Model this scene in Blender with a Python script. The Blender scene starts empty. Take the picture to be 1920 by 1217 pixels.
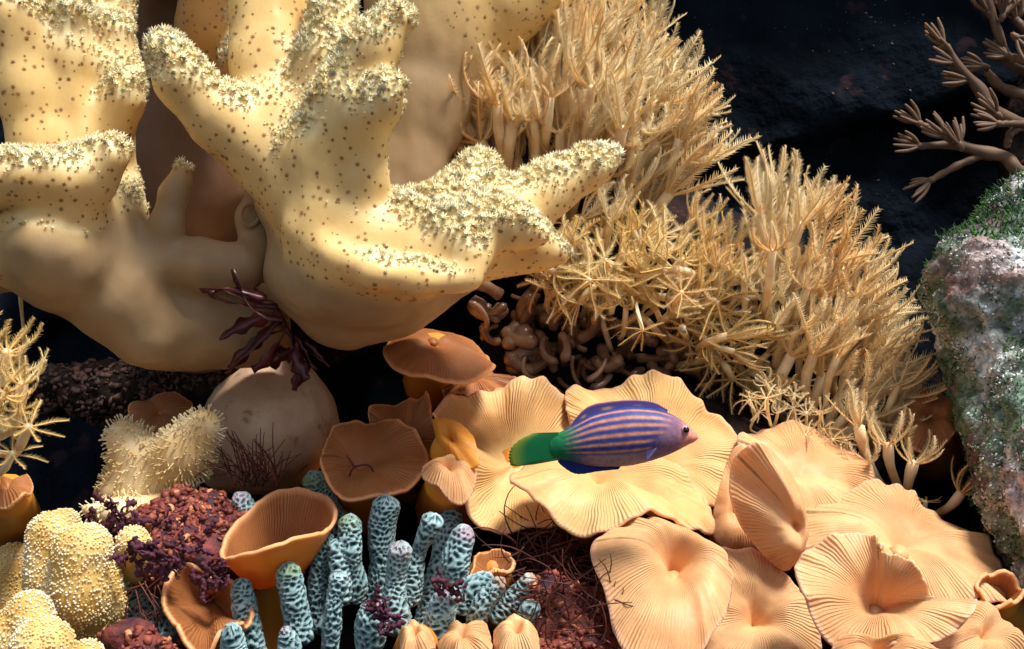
import bpy, math, random
import numpy as np
from mathutils import Vector, Matrix

random.seed(7)
rng = np.random.default_rng(11)
R = math.radians
S = bpy.context.scene
COL = S.collection

# ------------------------------------------------------------------ camera, sky, sun, exposure
D = 2.0                                   # metres from the lens to the plane y = 0
cam = bpy.data.cameras.new('camera')
cam.lens = 36.0 * D / 1.92
cam.sensor_width = 36.0
cam.clip_start = 0.02
cam.clip_end = 200.0
cam_o = bpy.data.objects.new('camera', cam)
COL.objects.link(cam_o)
cam_o.location = (0, -D, 0)
cam_o.rotation_euler = (R(90), 0, 0)
S.camera = cam_o

SUN_EL, SUN_AZ = 65.0, 48.0              # azimuth: degrees off the line from the reef to the camera
world = bpy.data.worlds.new('World')
S.world = world
world.use_nodes = True
wn, wl = world.node_tree.nodes, world.node_tree.links
sky = wn.new('ShaderNodeTexSky')
sky.sky_type = 'NISHITA'
sky.sun_disc = False
sky.sun_elevation = R(SUN_EL)
sky.sun_rotation = R(180.0 - SUN_AZ)
hsv = wn.new('ShaderNodeHueSaturation')
hsv.inputs['Saturation'].default_value = 0.35
wl.new(sky.outputs['Color'], hsv.inputs['Color'])
bg = wn['Background']
wl.new(hsv.outputs['Color'], bg.inputs['Color'])
bg.inputs['Strength'].default_value = 0.085

sun = bpy.data.lights.new('sun', 'SUN')
sun.energy = 4.1
sun.angle = R(14.0)
sun.color = (1.0, 0.95, 0.86)
sun_o = bpy.data.objects.new('sun', sun)
COL.objects.link(sun_o)
_sd = Vector((math.cos(R(SUN_EL)) * math.sin(R(SUN_AZ)), -math.cos(R(SUN_EL)) * math.cos(R(SUN_AZ)), math.sin(R(SUN_EL))))
sun_o.rotation_euler = _sd.to_track_quat('Z', 'Y').to_euler()
sun_o.location = _sd * 5

S.render.engine = 'CYCLES'
S.cycles.use_denoising = True
S.cycles.max_bounces = 8
S.cycles.diffuse_bounces = 6
S.cycles.transparent_max_bounces = 4
S.view_settings.view_transform = 'Standard'
S.view_settings.look = 'None'
S.view_settings.exposure = 0.62
S.view_settings.gamma = 1.0
S.view_settings.use_curve_mapping = False

# ------------------------------------------------------------------ basic helpers
def P(px, py, y=0.0):
    s = (D + y) / D / 1000.0
    return np.array([(px - 960.0) * s, y, (608.5 - py) * s])

def U(n, y=0.0):
    return n * (D + y) / D / 1000.0

def lin(r, g, b):
    f = lambda c: (c / 255 / 12.92) if c / 255 <= 0.04045 else ((c / 255 + 0.055) / 1.055) ** 2.4
    return (f(r), f(g), f(b), 1.0)

def _hash(i, j, k, seed):
    with np.errstate(over='ignore'):
        h = (i.astype(np.uint32) * np.uint32(374761393)) ^ (j.astype(np.uint32) * np.uint32(668265263)) ^ (k.astype(np.uint32) * np.uint32(2246822519)) ^ np.uint32(seed * 3266489917 & 0xffffffff)
        h = (h ^ (h >> np.uint32(13))) * np.uint32(1274126177)
        h = h ^ (h >> np.uint32(16))
    return (h & np.uint32(0xffffff)).astype(np.float64) / 0xffffff

def vnoise(p, scale, seed=0):
    q = np.asarray(p, float) * scale + 1000.0
    i = np.floor(q).astype(np.int64)
    f = q - i
    f = f * f * (3 - 2 * f)
    out = 0
    for a in (0, 1):
        for b in (0, 1):
            for c in (0, 1):
                w = (f[:, 0] if a else 1 - f[:, 0]) * (f[:, 1] if b else 1 - f[:, 1]) * (f[:, 2] if c else 1 - f[:, 2])
                out = out + w * _hash(i[:, 0] + a, i[:, 1] + b, i[:, 2] + c, seed)
    return out * 2 - 1

def fbm(p, scale, octv=4, seed=0):
    o, a, t = 0, 1.0, 0
    for k in range(octv):
        o = o + a * vnoise(p, scale * 2 ** k, seed + k)
        t += a
        a *= 0.5
    return o / t

def smooth(a, b, x):
    t = np.clip((x - a) / (b - a), 0, 1)
    return t * t * (3 - 2 * t)

# ------------------------------------------------------------------ materials
def mat(name, c1, c2=None, scale=10, rough=0.55, sss=0.0, srad=(1.0, 0.58, 0.32), sscale=0.04, bump=0.0, bscale=60,
        transl=0.0, attr=None, spec=0.3, lo=0.35, hi=0.65, attr_mix=None, ridges=0.0, c3=None, s3=25, lo3=0.55, hi3=0.62, metallic=0.0, sheen=0.0):
    m = bpy.data.materials.new(name)
    m.use_nodes = True
    n, l = m.node_tree.nodes, m.node_tree.links
    b = n['Principled BSDF']
    out = n['Material Output']
    b.inputs['Roughness'].default_value = rough
    b.inputs['Specular IOR Level'].default_value = spec
    b.inputs['Metallic'].default_value = metallic
    if sheen:
        b.inputs['Sheen Weight'].default_value = sheen
    tc = n.new('ShaderNodeNewGeometry')
    def noise(sc, detail=4):
        t = n.new('ShaderNodeTexNoise')
        t.inputs['Scale'].default_value = sc
        t.inputs['Detail'].default_value = detail
        l.new(tc.outputs['Position'], t.inputs['Vector'])
        return t
    def ramp(src, a, bb):
        r = n.new('ShaderNodeMapRange')
        r.interpolation_type = 'SMOOTHSTEP'
        r.inputs['From Min'].default_value = a
        r.inputs['From Max'].default_value = bb
        l.new(src, r.inputs['Value'])
        return r.outputs['Result']
    def mix(f, a, bb, blend='MIX'):
        x = n.new('ShaderNodeMix')
        x.data_type = 'RGBA'
        x.blend_type = blend
        for sock, v in ((x.inputs[0], f), (x.inputs[6], a), (x.inputs[7], bb)):
            if isinstance(v, (int, float)):
                sock.default_value = v
            elif isinstance(v, tuple):
                sock.default_value = v
            else:
                l.new(v, sock)
        return x.outputs[2]
    if attr and attr_mix is None:
        a = n.new('ShaderNodeAttribute')
        a.attribute_name = attr
        col = a.outputs['Color']
        if c2:
            col = mix(ramp(noise(scale).outputs['Fac'], lo, hi), col, mix(1.0, col, c2, 'MULTIPLY'))
    else:
        col = c1
        if c2:
            col = mix(ramp(noise(scale).outputs['Fac'], lo, hi), c1, c2)
        if c3:
            col = mix(ramp(noise(s3).outputs['Fac'], lo3, hi3), col, c3)
        if attr_mix:                        # colour towards attr_mix where the attribute is 1
            a = n.new('ShaderNodeAttribute')
            a.attribute_name = attr
            col = mix(a.outputs['Fac'], col, attr_mix)
    nrm = None
    if ridges:
        uv = n.new('ShaderNodeUVMap')
        sx = n.new('ShaderNodeSeparateXYZ')
        l.new(uv.outputs['UV'], sx.inputs[0])
        nz = noise(14, 2)
        ma = n.new('ShaderNodeMath'); ma.operation = 'MULTIPLY_ADD'
        l.new(nz.outputs['Fac'], ma.inputs[0]); ma.inputs[1].default_value = 3.2
        l.new(sx.outputs['X'], ma.inputs[2])
        mm = n.new('ShaderNodeMath'); mm.operation = 'MULTIPLY'
        l.new(ma.outputs[0], mm.inputs[0]); mm.inputs[1].default_value = 2 * math.pi
        sn = n.new('ShaderNodeMath'); sn.operation = 'SINE'
        l.new(mm.outputs[0], sn.inputs[0])
        fade = ramp(sx.outputs['Y'], 0.12, 0.5)
        fr = ramp(sx.outputs['Y'], 0.998, 0.97)
        f3 = n.new('ShaderNodeMath'); f3.operation = 'MULTIPLY'
        l.new(fade, f3.inputs[0]); l.new(fr, f3.inputs[1]); fade = f3.outputs[0]
        nz2 = ramp(noise(9, 2).outputs['Fac'], 0.32, 0.58)
        f2 = n.new('ShaderNodeMath'); f2.operation = 'MULTIPLY'
        l.new(fade, f2.inputs[0]); l.new(nz2, f2.inputs[1])
        h = n.new('ShaderNodeMath'); h.operation = 'MULTIPLY'
        l.new(sn.outputs[0], h.inputs[0]); l.new(f2.outputs[0], h.inputs[1])
        bp = n.new('ShaderNodeBump')
        bp.inputs['Strength'].default_value = 1.0
        bp.inputs['Distance'].default_value = ridges
        l.new(h.outputs[0], bp.inputs['Height'])
        nrm = bp.outputs['Normal']
    if bump:
        bp = n.new('ShaderNodeBump')
        bp.inputs['Strength'].default_value = 0.8
        bp.inputs['Distance'].default_value = bump
        l.new(noise(bscale, 5).outputs['Fac'], bp.inputs['Height'])
        if nrm:
            l.new(nrm, bp.inputs['Normal'])
        nrm = bp.outputs['Normal']
    if isinstance(col, tuple):
        b.inputs['Base Color'].default_value = col
    else:
        l.new(col, b.inputs['Base Color'])
    if nrm:
        l.new(nrm, b.inputs['Normal'])
    if sss:
        b.inputs['Subsurface Weight'].default_value = sss
        b.inputs['Subsurface Radius'].default_value = srad
        b.inputs['Subsurface Scale'].default_value = sscale
    if transl:
        t = n.new('ShaderNodeBsdfTranslucent')
        if isinstance(col, tuple):
            t.inputs['Color'].default_value = col
        else:
            l.new(col, t.inputs['Color'])
        ms = n.new('ShaderNodeMixShader')
        ms.inputs[0].default_value = transl
        l.new(b.outputs[0], ms.inputs[1])
        l.new(t.outputs[0], ms.inputs[2])
        l.new(ms.outputs[0], out.inputs['Surface'])
    return m

M = {}
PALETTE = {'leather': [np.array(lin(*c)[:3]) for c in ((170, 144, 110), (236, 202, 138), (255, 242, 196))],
           'leather_shaded': [np.array(lin(*c)[:3]) for c in ((126, 94, 72), (224, 168, 96), (246, 214, 150))]}  # second set: leather tones with the hollow's shade darkened into them
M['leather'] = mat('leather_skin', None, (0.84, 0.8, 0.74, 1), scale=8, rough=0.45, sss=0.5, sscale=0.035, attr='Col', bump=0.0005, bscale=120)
M['leather_shaded'] = mat('shade_darkened_leather_skin', None, (0.84, 0.8, 0.74, 1), scale=6, rough=0.5, sss=0.4, sscale=0.05, attr='Col', bump=0.0005, bscale=120)
M['polyp'] = mat('cream_polyps', lin(255, 249, 216), lin(254, 238, 186), scale=24, rough=0.6, transl=0.22, spec=0.1)
M['dot'] = mat('brown_polyps', lin(164, 124, 72), lin(138, 100, 56), scale=30, rough=0.6)
M['feather'] = mat('feather_flesh', lin(254, 240, 204), lin(250, 224, 172), scale=9, rough=0.5, transl=0.5, c3=lin(246, 212, 152), s3=5, lo3=0.5, hi3=0.68)
M['feather_gold'] = mat('golden_feather_flesh', lin(252, 232, 176), lin(244, 210, 134), scale=14, rough=0.5, transl=0.4)
M['stalk'] = mat('feather_stalk', lin(232, 214, 178), lin(212, 182, 140), scale=20, rough=0.35, sss=0.5, sscale=0.03, spec=0.5)
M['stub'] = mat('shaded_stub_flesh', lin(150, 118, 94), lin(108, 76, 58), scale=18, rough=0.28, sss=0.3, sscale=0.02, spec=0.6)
M['mush'] = mat('peach_disc_flesh', lin(224, 174, 126), lin(210, 152, 104), scale=6, rough=0.5, sss=0.35, sscale=0.03, ridges=0.0008, bump=0.0014, bscale=70, attr='rim', attr_mix=lin(240, 178, 146), c3=lin(196, 142, 98), s3=5, lo3=0.5, hi3=0.72)
M['mush_tan'] = mat('tan_disc_flesh', lin(222, 182, 126), lin(210, 164, 106), scale=6, rough=0.5, sss=0.35, sscale=0.03, ridges=0.0008, bump=0.0012, bscale=90, attr='rim', attr_mix=lin(236, 178, 136), c3=lin(190, 134, 78), s3=4, lo3=0.52, hi3=0.7)
M['mush_under'] = mat('ochre_disc_underside', lin(222, 150, 52), lin(206, 132, 56), scale=8, rough=0.5, sss=0.3, sscale=0.03)
M['mush_shade_brown'] = mat('shade_browned_disc_flesh', lin(164, 106, 64), lin(142, 88, 50), scale=7, rough=0.5, sss=0.25, sscale=0.03, ridges=0.0006, bump=0.001, bscale=90, attr='rim', attr_mix=lin(226, 160, 112))  # disc brown deepened to stand for shade under the leather coral
M['wall'] = mat('dark_rock', lin(18, 25, 35), lin(10, 15, 21), scale=5, rough=0.85, bump=0.03, bscale=24, c3=lin(44, 34, 40), s3=11, lo3=0.6, hi3=0.7, spec=0.02)
M['rock'] = mat('maroon_rock', lin(44, 34, 32), lin(20, 18, 20), scale=12, rough=0.85, bump=0.012, bscale=30, c3=lin(84, 50, 42), s3=24, lo3=0.6, hi3=0.7, spec=0.06)

# ------------------------------------------------------------------ objects
LOC = {}
def thing(name, label, cat, loc, group=None):
    o = bpy.data.objects.new(name, None)
    o.empty_display_size = 0.05
    COL.objects.link(o)
    o.location = loc
    LOC[o.name] = np.array(loc, float)
    tag(o, label, cat, group)
    return o

def tag(o, label=None, cat=None, group=None, kind=None):
    for k, v in (('label', label), ('category', cat), ('group', group), ('kind', kind)):
        if v:
            o[k] = v
    return o

def mesh_np(name, V, F, smoothed=True, attrs=None, uv=None):
    """F: (n,3) or (n,4) index array, or a list of such arrays."""
    V = np.asarray(V, float)
    Fs = F if isinstance(F, list) else [F]
    Fs = [np.asarray(f, np.int32) for f in Fs if len(f)]
    me = bpy.data.meshes.new(name)
    me.vertices.add(len(V))
    me.vertices.foreach_set('co', V.astype(np.float32).ravel())
    loops = np.concatenate([f.ravel() for f in Fs])
    tot = np.concatenate([np.full(len(f), f.shape[1], np.int32) for f in Fs])
    start = np.concatenate([[0], np.cumsum(tot)[:-1]]).astype(np.int32)
    me.loops.add(len(loops))
    me.loops.foreach_set('vertex_index', loops)
    me.polygons.add(len(tot))
    me.polygons.foreach_set('loop_start', start)
    me.polygons.foreach_set('loop_total', tot)
    if uv is not None:
        ul = me.uv_layers.new(name='UVMap')
        ul.data.foreach_set('uv', np.asarray(uv, np.float32)[loops].ravel())
    me.update(calc_edges=True)
    me.validate()
    if smoothed:
        me.polygons.foreach_set('use_smooth', np.ones(len(me.polygons), bool))
    for k, a in (attrs or {}).items():
        a = np.asarray(a, np.float32)
        if a.ndim == 1:
            at = me.attributes.new(k, 'FLOAT', 'POINT')
            at.data.foreach_set('value', a)
        else:
            at = me.attributes.new(k, 'FLOAT_COLOR', 'POINT')
            at.data.foreach_set('color', np.c_[a, np.ones(len(a))].astype(np.float32).ravel())
    return me

def add(name, V, F, m, parent=None, smoothed=True, attrs=None, uv=None, kind=None):
    L = LOC.get(parent.name, np.zeros(3)) if parent else np.zeros(3)
    me = mesh_np(name, np.asarray(V) - L, F, smoothed, attrs, uv)
    for x in (m if isinstance(m, list) else [m]):
        me.materials.append(x)
    o = bpy.data.objects.new(name, me)
    COL.objects.link(o)
    if parent:
        o.parent = parent
        LOC[o.name] = L
    if kind:
        o['kind'] = kind
    return o

def structure(name, V, F, m):
    return add(name, V, F, m, None, kind='structure')

# ------------------------------------------------------------------ shapes
def frames(pts):
    pts = np.asarray(pts, float)
    t = np.gradient(pts, axis=0)
    t /= np.linalg.norm(t, axis=1)[:, None] + 1e-9
    a = np.array([0.13, -0.9, 0.35])
    us = []
    u = np.cross(t[0], a); u /= np.linalg.norm(u) + 1e-9
    for k in range(len(pts)):
        u = u - t[k] * np.dot(u, t[k])
        u /= np.linalg.norm(u) + 1e-9
        us.append(u)
    us = np.array(us)
    return t, us, np.cross(t, us)

def spline(pts, n):
    """Catmull-Rom through rows of pts (any width), n samples."""
    p = np.asarray(pts, float)
    if len(p) == 2:
        return p[0] + (p[1] - p[0]) * np.linspace(0, 1, n)[:, None]
    q = np.vstack([2 * p[0] - p[1], p, 2 * p[-1] - p[-2]])
    u = np.linspace(0, len(p) - 1, n)
    i = np.minimum(u.astype(int), len(p) - 2)
    f = (u - i)[:, None]
    a, b, c, d = q[i], q[i + 1], q[i + 2], q[i + 3]
    return 0.5 * (2 * b + (c - a) * f + (2 * a - 5 * b + 4 * c - d) * f ** 2 + (3 * b - a - 3 * c + d) * f ** 3)

def cspline(pts, n):
    p = np.asarray(pts, float)
    m = len(p)
    seg = np.linalg.norm(np.roll(p, -1, 0) - p, axis=1)
    cum = np.r_[0, np.cumsum(seg)]
    s = np.linspace(0, cum[-1], n, endpoint=False)
    i = np.clip(np.searchsorted(cum, s, 'right') - 1, 0, m - 1)
    f = ((s - cum[i]) / (seg[i] + 1e-9))[:, None]
    a, b, c, d = p[(i - 1) % m], p[i], p[(i + 1) % m], p[(i + 2) % m]
    return 0.5 * (2 * b + (c - a) * f + (2 * a - 5 * b + 4 * c - d) * f ** 2 + (3 * b - a - 3 * c + d) * f ** 3)

def tube(pts, rad, nv=8, cap=True):
    """Closed tube with hemispherical-ish ends. Returns V, [quads, tris]."""
    pts = np.asarray(pts, float)
    rad = np.broadcast_to(np.asarray(rad, float), (len(pts),)).copy()
    t, u, v = frames(pts)
    th = np.linspace(0, 2 * np.pi, nv, endpoint=False)
    ring = np.cos(th)[None, :, None] * u[:, None] + np.sin(th)[None, :, None] * v[:, None]
    V = (pts[:, None] + ring * rad[:, None, None]).reshape(-1, 3)
    n = len(pts)
    i, j = np.meshgrid(np.arange(n - 1), np.arange(nv), indexing='ij')
    Q = np.stack([i * nv + j, i * nv + (j + 1) % nv, (i + 1) * nv + (j + 1) % nv, (i + 1) * nv + j], -1).reshape(-1, 4)
    V = np.vstack([V, pts[0] - t[0] * rad[0] * 0.7, pts[-1] + t[-1] * rad[-1] * 0.7])
    j = np.arange(nv)
    T = np.vstack([np.stack([np.full(nv, n * nv), (j + 1) % nv, j], -1), np.stack([np.full(nv, n * nv + 1), (n - 1) * nv + j, (n - 1) * nv + (j + 1) % nv], -1)])
    return V, [Q, T]

def join(parts):
    Vs, Qs, Ts, o = [], [], [], 0
    for V, F in parts:
        for f in (F if isinstance(F, list) else [F]):
            f = np.asarray(f)
            if len(f):
                (Qs if f.shape[1] == 4 else Ts).append(f + o)
        Vs.append(V)
        o += len(V)
    out = []
    if Qs: out.append(np.vstack(Qs))
    if Ts: out.append(np.vstack(Ts))
    return np.vstack(Vs), out

def scatter_mesh(TV, TF, pos, nrm, size, jitter=0.25, squash=None):
    """Copy the template (z up) to every pos along nrm with a random spin; one mesh."""
    k = len(pos)
    nrm = nrm + rng.normal(0, jitter, (k, 3))
    nrm /= np.linalg.norm(nrm, axis=1)[:, None] + 1e-9
    a = rng.normal(size=(k, 3))
    x = np.cross(nrm, a); x /= np.linalg.norm(x, axis=1)[:, None] + 1e-9
    y = np.cross(nrm, x)
    size = np.broadcast_to(np.asarray(size, float), (k,))
    V = pos[:, None] + size[:, None, None] * (TV[None, :, 0, None] * x[:, None] + TV[None, :, 1, None] * y[:, None] + TV[None, :, 2, None] * nrm[:, None])
    off = (np.arange(k) * len(TV))[:, None, None]
    Fs = [(np.asarray(f)[None] + off).reshape(-1, np.asarray(f).shape[1]) for f in (TF if isinstance(TF, list) else [TF])]
    return V.reshape(-1, 3), Fs

def thin(pos, spacing, limit=None):
    idx = rng.permutation(len(pos))
    key = np.floor(pos[idx] / spacing).astype(np.int64)
    _, first = np.unique(key, axis=0, return_index=True)
    idx = idx[first]
    rng.shuffle(idx)
    return idx[:limit] if limit else idx

def on_faces(V, F, per):
    """Random surface points: per quad, returns positions and face indices."""
    n = int(len(F) * per)
    f = rng.integers(0, len(F), n)
    w = rng.dirichlet(np.ones(4), n)
    return (V[F[f]] * w[..., None]).sum(1), f, w

# smooth unions of tapered limbs, meshed by naive surface nets
def seg(a, ra, b, rb, sq=1.0, cap=0.0, tip=0.0):
    return dict(k='c', a=np.asarray(a, float), b=np.asarray(b, float), ra=ra, rb=rb, sq=sq, cap=cap, tip=tip)

YOFF = 0.0
def limb(pts, sq=1.0, cap=0.0, tip=0.0, cut=None):
    """pts: rows (px, py, depth, radius px). cap / tip may be per-point lists."""
    w = [(P(p[0], p[1], p[2] + YOFF), U(p[3], p[2] + YOFF)) for p in pts]
    n = len(w) - 1
    g = lambda v, i: (v[i] + v[i + 1]) / 2 if isinstance(v, (list, tuple)) else v
    return [seg(w[i][0], w[i][1], w[i + 1][0], w[i + 1][1], sq, g(cap, i), g(tip, i)) for i in range(n)]

def ball(px, py, y, rx, ry, rz, cap=0.0, tip=0.0):
    y = y + YOFF
    return dict(k='e', a=P(px, py, y), r=np.array([U(rx, y), rz, U(ry, y)]), cap=cap, tip=tip)

def pdist(p, q):
    if q['k'] == 'e':
        v = (p - q['a']) / q['r']
        k0 = np.sqrt((v * v).sum(-1)) + 1e-9
        w = v / q['r']
        k1 = np.sqrt((w * w).sum(-1)) + 1e-9
        return k0 * (k0 - 1) / k1
    sc = np.array([1.0, 1.0 / q['sq'], 1.0])
    pa = (p - q['a']) * sc
    ba = (q['b'] - q['a']) * sc
    t = np.clip((pa @ ba) / (ba @ ba + 1e-12), 0, 1)
    return np.sqrt(((pa - t[..., None] * ba) ** 2).sum(-1)) - (q['ra'] + (q['rb'] - q['ra']) * t)

def blob(prims, k=0.03, h=0.008, cuts=()):
    lo = np.min([np.minimum(q['a'], q.get('b', q['a'])) - (np.max(q['r']) if q['k'] == 'e' else max(q['ra'], q['rb']) * max(1, q['sq'])) for q in prims], 0) - k - 2 * h
    hi = np.max([np.maximum(q['a'], q.get('b', q['a'])) + (np.max(q['r']) if q['k'] == 'e' else max(q['ra'], q['rb']) * max(1, q['sq'])) for q in prims], 0) + k + 2 * h
    n = np.ceil((hi - lo) / h).astype(int) + 1
    ax = [lo[i] + h * np.arange(n[i]) for i in range(3)]
    G = np.full(n, 10.0, np.float32)
    for q in prims:
        r = np.max(q['r']) if q['k'] == 'e' else max(q['ra'], q['rb']) * max(1, q['sq'])
        a = np.minimum(q['a'], q.get('b', q['a'])) - r - 3 * k - 3 * h
        b = np.maximum(q['a'], q.get('b', q['a'])) + r + 3 * k + 3 * h
        i0 = np.maximum(((a - lo) / h).astype(int), 0)
        i1 = np.minimum(((b - lo) / h).astype(int) + 2, n)
        sl = tuple(slice(i0[i], i1[i]) for i in range(3))
        X = np.stack(np.meshgrid(*[ax[i][sl[i]] for i in range(3)], indexing='ij'), -1)
        d = pdist(X, q)
        g = G[sl]
        hh = np.clip(0.5 + 0.5 * (g - d) / k, 0, 1)
        G[sl] = np.where(g > 5, d, g + (d - g) * hh - k * hh * (1 - hh))
    for q in cuts:
        X = np.stack(np.meshgrid(*ax, indexing='ij'), -1)
        d = -pdist(X, q)
        hh = np.clip(0.5 - 0.5 * (d - G) / -k * -1, 0, 1)
        G = np.maximum(G, d).astype(np.float32)
    s = G < 0
    c = np.zeros(tuple(n - 1), np.int8)
    for a in (0, 1):
        for b in (0, 1):
            for e in (0, 1):
                c += s[a:n[0] - 1 + a, b:n[1] - 1 + b, e:n[2] - 1 + e]
    act = (c > 0) & (c < 8)
    ids = np.full(act.shape, -1, np.int64)
    I = np.argwhere(act)
    ids[act] = np.arange(len(I))
    acc = np.zeros((len(I), 3)); cnt = np.zeros(len(I))
    corners = [(a, b, e) for a in (0, 1) for b in (0, 1) for e in (0, 1)]
    for p in corners:
        for axis in range(3):
            if p[axis] == 0:
                q = list(p); q[axis] = 1
                g0 = G[I[:, 0] + p[0], I[:, 1] + p[1], I[:, 2] + p[2]].astype(float)
                g1 = G[I[:, 0] + q[0], I[:, 1] + q[1], I[:, 2] + q[2]].astype(float)
                cr = (g0 < 0) != (g1 < 0)
                t = np.where(cr, g0 / (g0 - g1 + 1e-12), 0)
                pt = np.array(p, float)[None] + np.eye(3)[axis][None] * t[:, None]
                acc += pt * cr[:, None]; cnt += cr
    V = lo + h * (I + acc / cnt[:, None])
    F = []
    for axis in range(3):
        b, e = [(1, 2), (2, 0), (0, 1)][axis]
        sl0 = [slice(None)] * 3; sl1 = [slice(None)] * 3
        sl0[axis] = slice(0, -1); sl1[axis] = slice(1, None)
        s0, s1 = s[tuple(sl0)], s[tuple(sl1)]
        E = np.argwhere(s0 != s1)
        E = E[(E[:, b] > 0) & (E[:, e] > 0) & (E[:, b] < n[b] - 1) & (E[:, e] < n[e] - 1)]
        fl = s0[E[:, 0], E[:, 1], E[:, 2]]
        db = np.zeros(3, int); db[b] = 1
        de = np.zeros(3, int); de[e] = 1
        g = lambda o: ids[(E - o)[:, 0], (E - o)[:, 1], (E - o)[:, 2]]
        quad = np.stack([g(db + de), g(de), g(0 * de), g(db)], -1)
        quad[~fl] = quad[~fl][:, ::-1]
        F.append(quad)
    F = np.vstack(F)
    F = F[(F >= 0).all(1)]
    for _ in range(2):                      # light smoothing
        s_ = np.zeros_like(V); c_ = np.zeros(len(V))
        for a, b in ((0, 1), (1, 2), (2, 3), (3, 0)):
            np.add.at(s_, F[:, a], V[F[:, b]]); np.add.at(c_, F[:, a], 1)
            np.add.at(s_, F[:, b], V[F[:, a]]); np.add.at(c_, F[:, b], 1)
        V = V * 0.5 + 0.5 * s_ / np.maximum(c_, 1)[:, None]
    return V, F, vnormals(V, F)

def vnormals(V, F):
    N = np.zeros_like(V)
    fn = np.cross(V[F[:, 2]] - V[F[:, 0]], V[F[:, 3 if F.shape[1] == 4 else 1]] - V[F[:, 1 if F.shape[1] == 4 else 0]])
    if F.shape[1] == 3:
        fn = np.cross(V[F[:, 1]] - V[F[:, 0]], V[F[:, 2]] - V[F[:, 0]])
    for a in range(F.shape[1]):
        np.add.at(N, F[:, a], fn)
    return N / (np.linalg.norm(N, axis=1)[:, None] + 1e-12)

def weights(V, prims, key, k=0.018):
    num = 0; den = 0
    for q in prims:
        w = np.exp(-np.clip(pdist(V, q), -0.02, 1) / k)
        num = num + w * q[key]; den = den + w
    return num / (den + 1e-12)

# templates ---------------------------------------------------------
def flower(nt=8, stem=0.8, reach=0.75, lift=0.55, w=0.17):
    V, F = [], []
    for k in range(4):
        a = k * math.pi / 2
        V.append((0.2 * math.cos(a), 0.2 * math.sin(a), -0.3))
    for k in range(4):
        a = k * math.pi / 2
        V.append((0.24 * math.cos(a), 0.24 * math.sin(a), stem))
    for k in range(4):
        q = (k + 1) % 4
        F += [(k, q, 4 + q), (k, 4 + q, 4 + k)]
    F += [(4, 5, 6), (4, 6, 7)]
    for k in range(nt):
        a = 2 * math.pi * k / nt
        c, s = math.cos(a), math.sin(a)
        b = len(V)
        V += [(0.18 * c - w * s, 0.18 * s + w * c, stem), (0.18 * c + w * s, 0.18 * s - w * c, stem), (0.16 * c, 0.16 * s, stem - 0.2),
              (0.2 * c + reach * c, 0.2 * s + reach * s, stem + lift)]
        F += [(b, b + 1, b + 3), (b + 1, b + 2, b + 3), (b + 2, b, b + 3)]
    return np.array(V), np.array(F)

def star(n=6):
    V, F = [(0, 0, 0.2)], []
    for k in range(2 * n):
        a = math.pi * k / n
        r = 1.0 if k % 2 == 0 else 0.42
        V.append((r * math.cos(a), r * math.sin(a), 0.06 if k % 2 == 0 else 0.1))
    for k in range(2 * n):
        F.append((0, 1 + k, 1 + (k + 1) % (2 * n)))
    return np.array(V), np.array(F)

def bead(nv=6, nr=4):
    V = [(0, 0, -0.5)]; F = []
    for i in range(1, nr):
        a = math.pi * i / nr
        for j in range(nv):
            b = 2 * math.pi * j / nv
            V.append((math.sin(a) * math.cos(b), math.sin(a) * math.sin(b), 0.5 - math.cos(a)))
    V.append((0, 0, 1.5)); top = len(V) - 1
    for j in range(nv):
        F.append((0, 1 + (j + 1) % nv, 1 + j))
        F.append((top, 1 + (nr - 2) * nv + j, 1 + (nr - 2) * nv + (j + 1) % nv))
        for i in range(nr - 2):
            a, b = 1 + i * nv + j, 1 + i * nv + (j + 1) % nv
            F += [(a, b, b + nv), (a, b + nv, a + nv)]
    return np.array(V), np.array(F)

def rosette(lobes=6):
    n = lobes * 2
    V, F = [(0, 0, 0.95)], []
    for r, z in ((0.55, 0.85), (1.0, 0.35), (0.6, -0.25)):
        for k in range(n):
            a = 2 * math.pi * k / n
            q = r * (1.18 if k % 2 else 0.72 if r > 0.8 else 0.9)
            V.append((q * math.cos(a), q * math.sin(a), z + (0.18 if k % 2 and r > .5 else 0)))
    for k in range(n):
        q = (k + 1) % n
        F.append((0, 1 + k, 1 + q))
        for j in (0, 1):
            a, b = 1 + j * n, 1 + (j + 1) * n
            F += [(a + k, b + k, b + q), (a + k, b + q, a + q)]
    return np.array(V), np.array(F)
ROSE = rosette()
FLOWER, STAR, BEAD = flower(8, 0.75, 0.85, 0.5, 0.18), star(), bead()
def spike():
    V, F = tube([(0, 0, -0.2), (0.03, 0, 0.7), (0, 0.04, 1.5), (0.03, 0, 2.0), (0.03, 0, 2.5)], [0.34, 0.28, 0.24, 0.38, 0.2], 6)
    return V, F
SPIKE = spike()

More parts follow.
